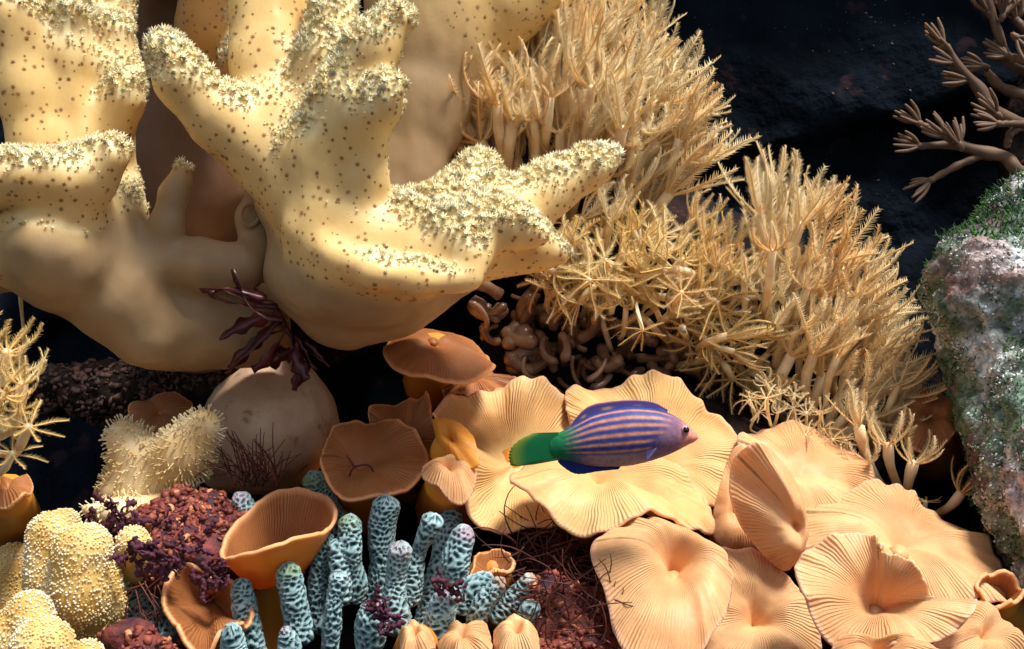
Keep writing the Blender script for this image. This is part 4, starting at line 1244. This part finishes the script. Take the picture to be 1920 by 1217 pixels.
knob('low yellow knob coral with frosted domes below the twin-domed one', limb([(55, 1150, -.46, 44), (60, 1230, -.44, 60)]) + limb([(80, 1215, -.5, 56), (80, 1280, -.48, 70)]) + limb([(10, 1200, -.46, 50), (20, 1280, -.44, 60)]), P(60, 1290, -.4), 2)
knob('single small yellow knob peeping over the bottom edge', limb([(165, 1232, -.5, 34), (165, 1290, -.5, 44)]), P(165, 1310, -.45), 3)
knob('dim brownish yellow knob coral in the shade beside the twin-domed one', limb([(25, 1060, -.1, 40), (30, 1150, -.1, 50), (30, 1240, -.1, 55)]), P(30, 1260, -.05), 4)
knob('whitish beaded knob peeping out of the red algae', limb([(250, 1015, -.3, 28), (255, 1060, -.25, 34)]), P(255, 1080, -.2), 5, 2.4, 4.8)

# spiky cream coral
M['spiky'] = mat('spiky_cream_flesh', lin(240, 222, 180), lin(214, 182, 128), scale=14, rough=0.5, sss=0.3, sscale=0.03)
def spiky(label, prims, base, seed):
    root = thing('soft_coral', label, 'coral', base)
    V, F, N = blob(prims, 0.03, 0.008)
    if (N * (V - V.mean(0))).sum() < 0:
        N = -N; F = F[:, ::-1]
    add('body', V, F, M['spiky'], root)
    pos, f, w = on_faces(V, F, 1.0)
    nn = (N[F[f]] * w[..., None]).sum(1)
    ok = nn[:, 1] < 0.5
    i = thin(pos[ok], U(8.5))
    A_, B_ = scatter_mesh(*SPIKE, pos[ok][i], nn[ok][i], U(5.4) * rng.uniform(0.4, 1.1, len(i)), 0.28)
    add('finger_polyps', A_, B_, M['spiky'], root, kind='stuff')
spiky('spiky cream soft coral with two bristling heads beside the pale stump', limb([(380, 800, -.06, 34), (345, 850, -.05, 46), (300, 900, -.02, 52)]) + limb([(232, 818, -.03, 32), (260, 860, -.02, 46), (290, 920, 0, 60)]) + limb([(215, 920, -.04, 30), (260, 930, -.02, 46)]), P(290, 970, 0.1), 1)
M['tanfuzz'] = M['spiky']
spiky('flat tan bristled soft coral behind the yellow knobs and red algae', limb([(160, 955, -.12, 12), (220, 960, -.1, 22), (330, 945, -.06, 30)]), P(230, 990, 0.05), 2)

# ------------------------------------------------------------------ algae
M['maroon'] = mat('maroon_algae', lin(96, 34, 40), lin(62, 22, 30), scale=20, rough=0.35, spec=0.5, transl=0.15)
M['purple'] = mat('purple_algae', lin(90, 46, 70), lin(74, 34, 44), scale=22, rough=0.7, transl=0.1)
M['redcrust'] = mat('red_crust', lin(150, 80, 60), lin(96, 42, 46), scale=40, rough=0.6, c3=lin(214, 148, 106), s3=60, lo3=0.56, hi3=0.66)
M['hair'] = mat('hair_algae', lin(92, 46, 36), lin(60, 30, 28), scale=20, rough=0.5)
M['green'] = mat('green_algae', lin(92, 136, 72), lin(36, 74, 48), scale=24, rough=0.6, transl=0.3)

def ribbon(p0, ang, L, w, yy, wig=1.0, n=14):
    pts = []; p = P(p0[0], p0[1], yy); a = ang
    for k in range(n):
        pts.append(p.copy())
        a += random.uniform(-.35, .35) * wig
        p = p + np.array([math.cos(a), random.uniform(-.4, .3), math.sin(a)]) * U(L) / n
    pts = np.array(pts)
    pts = spline(pts[::3], n)
    t = np.linspace(0, 1, n)
    wd = U(w) * (0.35 + 0.75 * np.sin(np.pi * np.clip(t * .8 + .1, 0, 1))) * (1 + 0.35 * np.sin(t * 19 + random.uniform(0, 6)))
    tt, u, v = frames(pts)
    tw = random.uniform(0, 3) + 1.5 * t
    sd = np.cos(tw)[:, None] * u + np.sin(tw)[:, None] * v
    nn = np.cross(tt, sd)
    V = np.stack([pts - sd * wd[:, None], pts + nn * U(1.6), pts + sd * wd[:, None], pts - nn * U(1.6)], 1).reshape(-1, 3)
    i, j = np.meshgrid(np.arange(n - 1), np.arange(4), indexing='ij')
    F = np.stack([i * 4 + j, i * 4 + (j + 1) % 4, (i + 1) * 4 + (j + 1) % 4, (i + 1) * 4 + j], -1).reshape(-1, 4)
    F = np.vstack([F, [[3, 2, 1, 0]], [[(n - 1) * 4 + 0, (n - 1) * 4 + 1, (n - 1) * 4 + 2, (n - 1) * 4 + 3]]])
    return V, F

random.seed(17)
rs = thing('red_seaweed', 'dark maroon leafy seaweed sprouting between the leather corals', 'seaweed', P(540, 620, 0.05))
for (x, y, a, L, w) in [(520, 575, 2.9, 150, 9), (530, 570, 3.0, 130, 8), (515, 590, 3.2, 110, 10), (525, 600, 3.4, 140, 9), (520, 610, 3.5, 110, 8), (530, 620, 3.7, 130, 9), (530, 600, 2.75, 140, 9), (540, 610, 4.4, 110, 10), (545, 620, 4.8, 90, 9), (550, 630, 5.2, 80, 9), (540, 660, 3.4, 70, 12), (545, 660, 3.0, 60, 10), (555, 650, 5.6, 90, 8), (570, 640, 5.9, 70, 7), (500, 560, 3.1, 110, 9), (480, 575, 3.2, 90, 8), (560, 640, 5.0, 80, 10)]:
    V, F = ribbon((x, y), a, L * 1.1, w * 1.25, -0.15 + random.uniform(-.03, .05) + max(0, (y - 600)) / 400)
    add('frond', V, F, M['maroon'], rs)
V, F = tube(spline([P(540, 690, .25), P(545, 640, .1), P(530, 600, -.1), P(515, 575, -.13)], 12), U(5), 7)
add('stem', V, F, M['maroon'], rs)

def hairs(label, spots, r=1.5, kind='arc'):
    parts = []
    for (x, y, yy, a, L, cur) in spots:
        p = P(x, y, yy); pts = []
        ang = a
        dy = random.uniform(-.5, .1)
        for k in range(9):
            pts.append(p.copy())
            ang += cur / 9 + random.uniform(-.12, .12)
            p = p + np.array([math.cos(ang), dy, math.sin(ang)]) * U(L) / 9
        parts.append(tube(pts, U(r) * np.linspace(1, .5, 9), 5))
    V, F = join(parts)
    o = add('hair_algae', V, F, M['hair'], None, kind='stuff')
    tag(o, label, 'algae')
random.seed(23)
hairs('wiry dark brown hair algae arching over the red algae by the pale stump', [(random.uniform(430, 520), random.uniform(885, 915), -.02 + random.uniform(-.08, .03), random.uniform(.9, 2.3), random.uniform(50, 110), random.uniform(-.6, 1.8)) for _ in range(60)])
hairs('tangled reddish hair algae hanging beneath the pointed peach lip', [(random.uniform(960, 1100), random.uniform(990, 1110), -.12 + random.uniform(-.14, .05), random.uniform(0, 6.28), random.uniform(60, 130), random.uniform(-2.2, 2.2)) for _ in range(170)], 1.5)
hairs('fine reddish hair algae straggling over the rubble at the bottom', [(random.uniform(990, 1150), random.uniform(1090, 1215), -.34 + random.uniform(-.08, .05), random.uniform(0, 6.28), random.uniform(40, 90), random.uniform(-2, 2)) for _ in range(110)], 1.4)
hairs('thin dark strands of hair algae below the purple algae', [(random.uniform(225, 310), random.uniform(1080, 1150), -.3, random.uniform(3.6, 5.6), random.uniform(40, 90), random.uniform(-1.5, 1.5)) for _ in range(30)], 1.4)

# red crusted rubble and purple algae
M['redrock'] = mat('red_rock', lin(128, 60, 52), lin(70, 32, 36), scale=30, rough=0.7, bump=0.01, bscale=60, c3=lin(60, 34, 50), s3=18, lo3=0.5, hi3=0.6)
M['dimflake'] = mat('dim_flakes', lin(92, 66, 58), lin(58, 42, 40), scale=30, rough=0.7)
def crust(name, label, prims, seed, base, m='redcrust', flake=4.4, h=0.011):
    root = thing(name, label, 'rock', base)
    V, F, N = blob(prims, 0.03, h)
    V = V + N * (0.034 * fbm(V, 24, 4, seed))[:, None]
    N = vnormals(V, F)
    if (N * (V - V.mean(0))).sum() < 0:
        N = -N; F = F[:, ::-1]
    add('rock', V, F, M['rock' if m == 'dimflake' else 'redrock'], root)
    pos, f, w = on_faces(V, F, 2.2)
    nn = (N[F[f]] * w[..., None]).sum(1)
    ok = (nn[:, 1] < 0.4) & (fbm(pos, 12, 2, seed) > -0.5)
    i = thin(pos[ok], U(7))
    FV = np.array([(-1, -.6, 0), (1, -.5, .1), (1.1, .6, .35), (-.8, .8, .2), (0, 0, .7), (0, 0, -.3)], float)
    FF = np.array([(0, 1, 4), (1, 2, 4), (2, 3, 4), (3, 0, 4), (1, 0, 5), (2, 1, 5), (3, 2, 5), (0, 3, 5)])
    A_, B_ = scatter_mesh(FV, FF, pos[ok][i], nn[ok][i], U(flake) * rng.uniform(0.3, 1.0, len(i)) ** 2 * 2.4, 0.7)
    add('flakes', A_, B_, M[m], root, False, kind='stuff')
    return root
crust('rubble_rock', 'rock crusted with rusty red flakes behind the brown bowl disc', limb([(300, 985, -.18, 50), (370, 990, -.16, 60), (420, 1000, -.14, 50)]) + limb([(260, 1040, -.22, 50), (340, 1050, -.22, 60), (420, 1060, -.2, 50)]), 4, P(350, 1100, -.1))
crust('rubble_rock', 'rubble crusted with rusty red flakes between the fingers and the knob-mouthed disc', limb([(1040, 1150, -.28, 60), (1090, 1190, -.3, 70), (1060, 1260, -.36, 70)]) + limb([(1000, 1220, -.36, 40), (1140, 1250, -.38, 50)]), 5, P(1070, 1290, -.3))
crust('rubble_rock', 'pinkish crusted stone at the bottom between the knobs and the bowl', limb([(240, 1200, -.44, 36), (290, 1230, -.44, 50)]), 6, P(260, 1270, -.4), flake=4)

crust('rubble_rock', 'dim rubble ledge strewn with brown flakes below the tan leather coral', limb([(90, 735, .42, 50), (230, 735, .4, 46), (400, 725, .38, 40), (470, 720, .4, 36)]), 7, P(280, 770, .45), m='dimflake', flake=5, h=0.014)
M['fuzzpurple'] = M['purple']
def algae_lobe(label, prims, base, seed):
    random.seed(seed * 7 + 1)
    root = thing('purple_algae', label, 'algae', base)
    for q in prims:
        for _ in range(9):
            t = random.random()
            p = q['a'] + (q['b'] - q['a']) * t
            r = q['ra'] + (q['rb'] - q['ra']) * t
            y = p[1] + random.uniform(-.6, .3) * r
            k = 1000.0 * D / (D + y)
            V, F = ribbon((960 + (p[0] + random.uniform(-.5, .5) * r) * k, 608.5 - (p[2] + random.uniform(-.4, .5) * r) * k), random.uniform(0, 6.28), 500 * r + 22, 130 * r + 3.5, y, 1.6)
            add('frond', V, F, M['purple'], root)
algae_lobe('dark purple velvety algae hump behind the twin yellow domes', limb([(195, 945, -.26, 14), (215, 960, -.26, 26), (245, 985, -.25, 26)]) + limb([(170, 975, -.27, 12), (230, 1000, -.26, 24)]), P(220, 1020, -.2), 1)
algae_lobe('purple velvety algae tongue draped over the red flakes', limb([(218, 1045, -.36, 12), (265, 1025, -.37, 18), (300, 1035, -.36, 15), (350, 1050, -.34, 12)]) + limb([(240, 1040, -.36, 12), (300, 1060, -.35, 22), (360, 1065, -.33, 12)]), P(290, 1090, -.28), 2)
algae_lobe('wispy maroon purple algae strewn across the red flakes', limb([(280, 970, -.24, 10), (340, 985, -.25, 12), (400, 1000, -.24, 12)]) + limb([(330, 1020, -.3, 12), (400, 1035, -.28, 12)]), P(340, 1030, -.2), 9)
algae_lobe('small purple algae tuft trailing into the brown bowl disc', limb([(380, 1060, -.33, 14), (410, 1075, -.33, 18), (430, 1080, -.33, 12)]) + limb([(385, 1075, -.34, 6), (376, 1115, -.36, 3)]), P(410, 1090, -.28), 3)
algae_lobe('purple algae patch clinging to a blue-grey finger at the bottom', limb([(700, 1120, -.44, 16), (720, 1150, -.44, 20), (745, 1185, -.44, 12)]), P(715, 1170, -.4), 4)
algae_lobe('purple algae cap on the stubby blue-grey finger', limb([(838, 1098, -.42, 20), (848, 1120, -.42, 20)]), P(842, 1120, -.4), 5)

# twig on the wide brown disc
V, F = join([tube(spline([P(655, 893, -.11), P(664, 876, -.11), P(690, 872, -.105), P(700, 884, -.1)], 10), U(1.8), 6), tube(spline([P(664, 876, -.11), P(658, 866, -.1), P(650, 855, -.09)], 6), U(1.5), 6)])
tag(add('twig', V, F, M['hair']), 'thin dark forked twig lying on the wide brown disc', 'twig')

# ------------------------------------------------------------------ brown branching coral far off by the wall
M['brown'] = mat('brown_branch_flesh', lin(112, 88, 70), lin(90, 68, 54), scale=14, rough=0.6, sss=0.2, sscale=0.02)
random.seed(41)
bc = thing('branching_coral', 'brown branching soft coral with hand-like polyp tufts against the dark wall', 'coral', P(1960, 360, 0.55))
def branch(pts):
    w = np.array([np.r_[P(p[0], p[1], p[2]), U(p[3], p[2])] for p in pts])
    q = spline(w, 26)
    V, F = tube(q[:, :3], 0.82 * q[:, 3] * (1 + .1 * np.sin(np.arange(26))), 9)
    add('branch', V, F, M['brown'], bc)
def tuft(x, y, yy, ang, L=46, n=7, r=4.2, spread=.62):
    parts = [tube([P(x - math.cos(ang) * 10, y + math.sin(ang) * 10, yy), P(x, y, yy), P(x + math.cos(ang) * 6, y - math.sin(ang) * 6, yy)], [U(r * 1.4), U(r * 2.0), U(r * 1.5)], 8)]
    for k in range(n):
        a = ang + spread * (k / (n - 1) - .5) * 2 + random.uniform(-.15, .15)
        l = L * random.uniform(.75, 1.15)
        d = random.uniform(-.5, .4)
        c = ang + (a - ang) * 0.55
        p0 = P(x, y, yy); p1 = P(x + math.cos(a) * l * .5, y - math.sin(a) * l * .5, yy + d * U(l) * .5); p2 = P(x + math.cos(a) * l * .5 + math.cos(c) * l * .55, y - math.sin(a) * l * .5 - math.sin(c) * l * .55, yy + d * U(l))
        parts.append(tube(spline([p0, p1, p2], 8), U(r) * np.array([.8, .95, 1, 1.05, 1.1, 1.05, .85, .55]), 7))
    V, F = join(parts)
    add('polyp_tuft', V, F, M['brown'], bc)
by = 0.42
branch([(1990, 330, .6, 20), (1915, 322, by, 15), (1885, 295, by, 15), (1840, 285, by, 15), (1790, 272, by, 11), (1725, 274, by, 8)])
branch([(1850, 288, by, 9), (1800, 308, by, 9), (1745, 338, by, 7)])
branch([(1810, 275, by, 9), (1770, 252, by, 8), (1725, 232, by, 7)])
branch([(1990, 250, .6, 20), (1920, 235, by + .04, 16), (1860, 205, by, 15), (1835, 165, by, 14), (1800, 128, by, 10), (1775, 85, by, 7)])
branch([(1960, 150, .55, 14), (1895, 118, by + .05, 12), (1875, 70, by, 10), (1858, 20, by, 10), (1850, -30, by, 8)])
branch([(1985, 190, .55, 16), (1930, 180, by + .1, 14), (1880, 165, by + .08, 12), (1850, 135, by + .06, 10)])
branch([(1985, 120, .5, 12), (1925, 115, by, 10), (1890, 105, by, 8)])
branch([(1990, 60, .5, 12), (1930, 60, by, 10), (1905, 35, by, 8)])
branch([(1920, 235, by - .02, 10), (1895, 250, by - .04, 9), (1888, 275, by - .03, 8)])
branch([(1960, 232, by, 9), (1905, 232, by - .05, 8), (1875, 232, by - .06, 7)])
for a in [(1725, 274, by, 2.85), (1745, 338, by, 3.55), (1725, 232, by, 2.5), (1770, 85, by, 2.2), (1790, 118, by, 2.6), (1818, 150, by, 2.9), (1800, 272, by - .03, 1.9), (1775, 258, by - .03, 2.5), (1855, 25, by, 1.9), (1850, -10, by, 1.7),
          (1890, 105, by, 2.7), (1845, 125, by + .05, 2.9), (1905, 38, by, 1.9), (1880, 30, by - .02, 1.2), (1872, 232, by - .06, 3.0), (1870, 215, by - .02, 2.4), (1905, 70, by - .02, 5.6), (1915, 20, by, 1.3)]:
    tuft(*a)

# ------------------------------------------------------------------ encrusted rock
M['crustrock'] = mat('encrusted_rock', lin(196, 196, 190), lin(128, 132, 112), scale=26, rough=0.7, bump=0.008, bscale=80, c3=lin(196, 116, 110), s3=17, lo3=0.52, hi3=0.62)
er = thing('encrusted_rock', 'tall rock encrusted in white and pink crust with green algae', 'rock', P(1880, 1040, 0.2))
pr = limb([(1915, 480, .08, 80), (1884, 560, .0, 110), (1939, 680, .0, 130), (1949, 800, -.1, 110), (1979, 900, -.18, 115), (2019, 1020, -.24, 120)])
pr += limb([(1834, 500, .0, 50), (1834, 560, -.02, 60)]) + limb([(1994, 460, .05, 130), (2034, 800, .0, 150), (2054, 1000, -.05, 150)]) + limb([(1984, 700, .1, 140), (2034, 750, .5, 150)])
V, F, N = blob(pr, 0.06, 0.009)
V = V + N * (0.055 * fbm(V, 9, 5, 4) + 0.012 * fbm(V, 50, 2, 14))[:, None]
N = vnormals(V, F)
if (N * (V - V.mean(0))).sum() < 0:
    N = -N; F = F[:, ::-1]
def patch(f, m_, seed):
    return smooth(*m_, fbm(V, f, 3, seed))
white = np.array(lin(238, 242, 246)[:3]); pinkc = np.array(lin(176, 108, 100)[:3]); grn = np.array(lin(78, 116, 84)[:3]); gry = np.array(lin(150, 154, 150)[:3]); pur_ = np.array(lin(104, 62, 84)[:3])
c = gry + (white - gry) * patch(16, (-.22, .06), 21)[:, None]
a = patch(11, (.02, .2), 22)[:, None]; c = c + (pinkc - c) * a * 0.5
a = patch(7, (-.1, .14), 23)[:, None]; c = c + (grn - c) * a * 0.75
a = patch(9, (.15, .3), 24)[:, None]; c = c + (pur_ - c) * a * 0.8
c = c * (0.75 + 0.6 * np.clip(fbm(V, 60, 2, 31), -.6, .6))[:, None]
M['crustcol'] = mat('crust_colours', None, (0.5, 0.55, 0.54, 1), scale=95, rough=0.6, attr='Col', bump=0.008, bscale=110, lo=0.42, hi=0.6)
add('stone', V, F, M['crustcol'], er, attrs={'Col': np.clip(c, 0, 1)})
# crust nodules
pos, f, w = on_faces(V, F, 1.4)
nn = (N[F[f]] * w[..., None]).sum(1)
ok = (fbm(pos, 16, 3, 21) > 0.0)
i = thin(pos[ok], U(9))
A_, B_ = scatter_mesh(BEAD[0] * np.array([1.2, .8, .5]), BEAD[1], pos[ok][i], nn[ok][i], U(2.8) * rng.uniform(.4, 1.4, len(i)), .4)
M['nodule'] = mat('crust_nodules', lin(212, 224, 230), lin(176, 150, 146), scale=20, rough=0.6)
add('crust_nodules', A_, B_, M['nodule'], er, kind='stuff')
# green hair algae on it
g = patch(7, (-.14, .12), 23)[F].mean(1)
up = N[F].mean(1)
def grass(name, parent, sel, nmax, L, m, droop=0.4):
    p = pos[sel]; n_ = nn[sel]
    i = thin(p, U(4.5), nmax)
    p = p[i]; n_ = n_[i] + rng.normal(0, .5, (len(i), 3)) + np.array([-.15, -.3, .25])
    n_ /= np.linalg.norm(n_, axis=1)[:, None]
    k = len(p); sd = np.cross(n_, rng.normal(size=(k, 3))); sd /= np.linalg.norm(sd, axis=1)[:, None]
    l = (U(L) * rng.uniform(.5, 1.4, k))[:, None]
    r = U(1.3)
    mid = p + n_ * l * .55; end = mid + (n_ * .35 + sd * .6 + np.array([0, 0, -droop]) * rng.random((k, 1))) * l * .55
    e = np.cross(n_, sd)
    VV = np.stack([p + sd * r, p - sd * r * .5 + e * r, p - sd * r * .5 - e * r, mid + sd * r * .8, mid - sd * r * .4 + e * r * .8, mid - sd * r * .4 - e * r * .8, end], 1).reshape(-1, 3)
    T = []
    for a_, b_ in ((0, 1), (1, 2), (2, 0)):
        T += [(a_, b_, b_ + 3), (a_, b_ + 3, a_ + 3), (a_ + 3, b_ + 3, 6)]
    FF = (np.array(T)[None] + (np.arange(k) * 7)[:, None, None]).reshape(-1, 3)
    return add(name, VV, FF, m, parent, kind='stuff')
grass('green_algae', er, g[f] > 0.4, 8000, 13, M['green'])
pk = fbm(pos, 11, 3, 22) > 0.12
grass('pink_turf', er, pk, 1500, 8, M['redcrust'])
# bushy algae on top of it
random.seed(51)
tp = (np.abs(pos[:, 0] - P(1850, 0)[0]) < .3) & (pos[:, 2] > P(0, 450)[2])
ga = grass('algae_tuft', None, tp, 1700, 22, M['green'], 0.1)
tag(ga, 'bushy dark green algae crowning the encrusted rock', 'algae')

# ------------------------------------------------------------------ specks on the dark wall
M['speck'] = mat('wall_growth', lin(120, 96, 92), lin(84, 74, 60), scale=30, rough=0.8)
parts = []
random.seed(61)
for _ in range(130):
    x, y = random.uniform(1280, 1720), random.uniform(0, 520)
    if random.random() < .45:
        x, y = random.gauss(1660, 60), random.gauss(25, 25)
    s = random.uniform(.6, 1.2) if random.random() < .8 else random.uniform(1.5, 3.2)
    parts.append((x, y, s))
dgw = bpy.context.evaluated_depsgraph_get()
wall_o = bpy.data.objects['reef_wall']
pp, pn, ps = [], [], []
org = Vector((0, -D, 0))
for x, y, s in parts:
    d = (Vector(P(x, y, 0)) - org).normalized()
    hit, loc, nrm_, _ = wall_o.ray_cast(org, d)
    if hit:
        pp.append(np.array(loc)); pn.append(np.array(nrm_)); ps.append(U(s, loc[1]))
if pp:
    A_, B_ = scatter_mesh(BEAD[0] * np.array([1.3, .8, .5]), BEAD[1], np.array(pp), np.array(pn), np.array(ps), .4)
    tag(add('wall_growth', A_, B_, M['speck'], None, kind='stuff'), 'tiny pale growths speckling the dark back wall', 'growth')
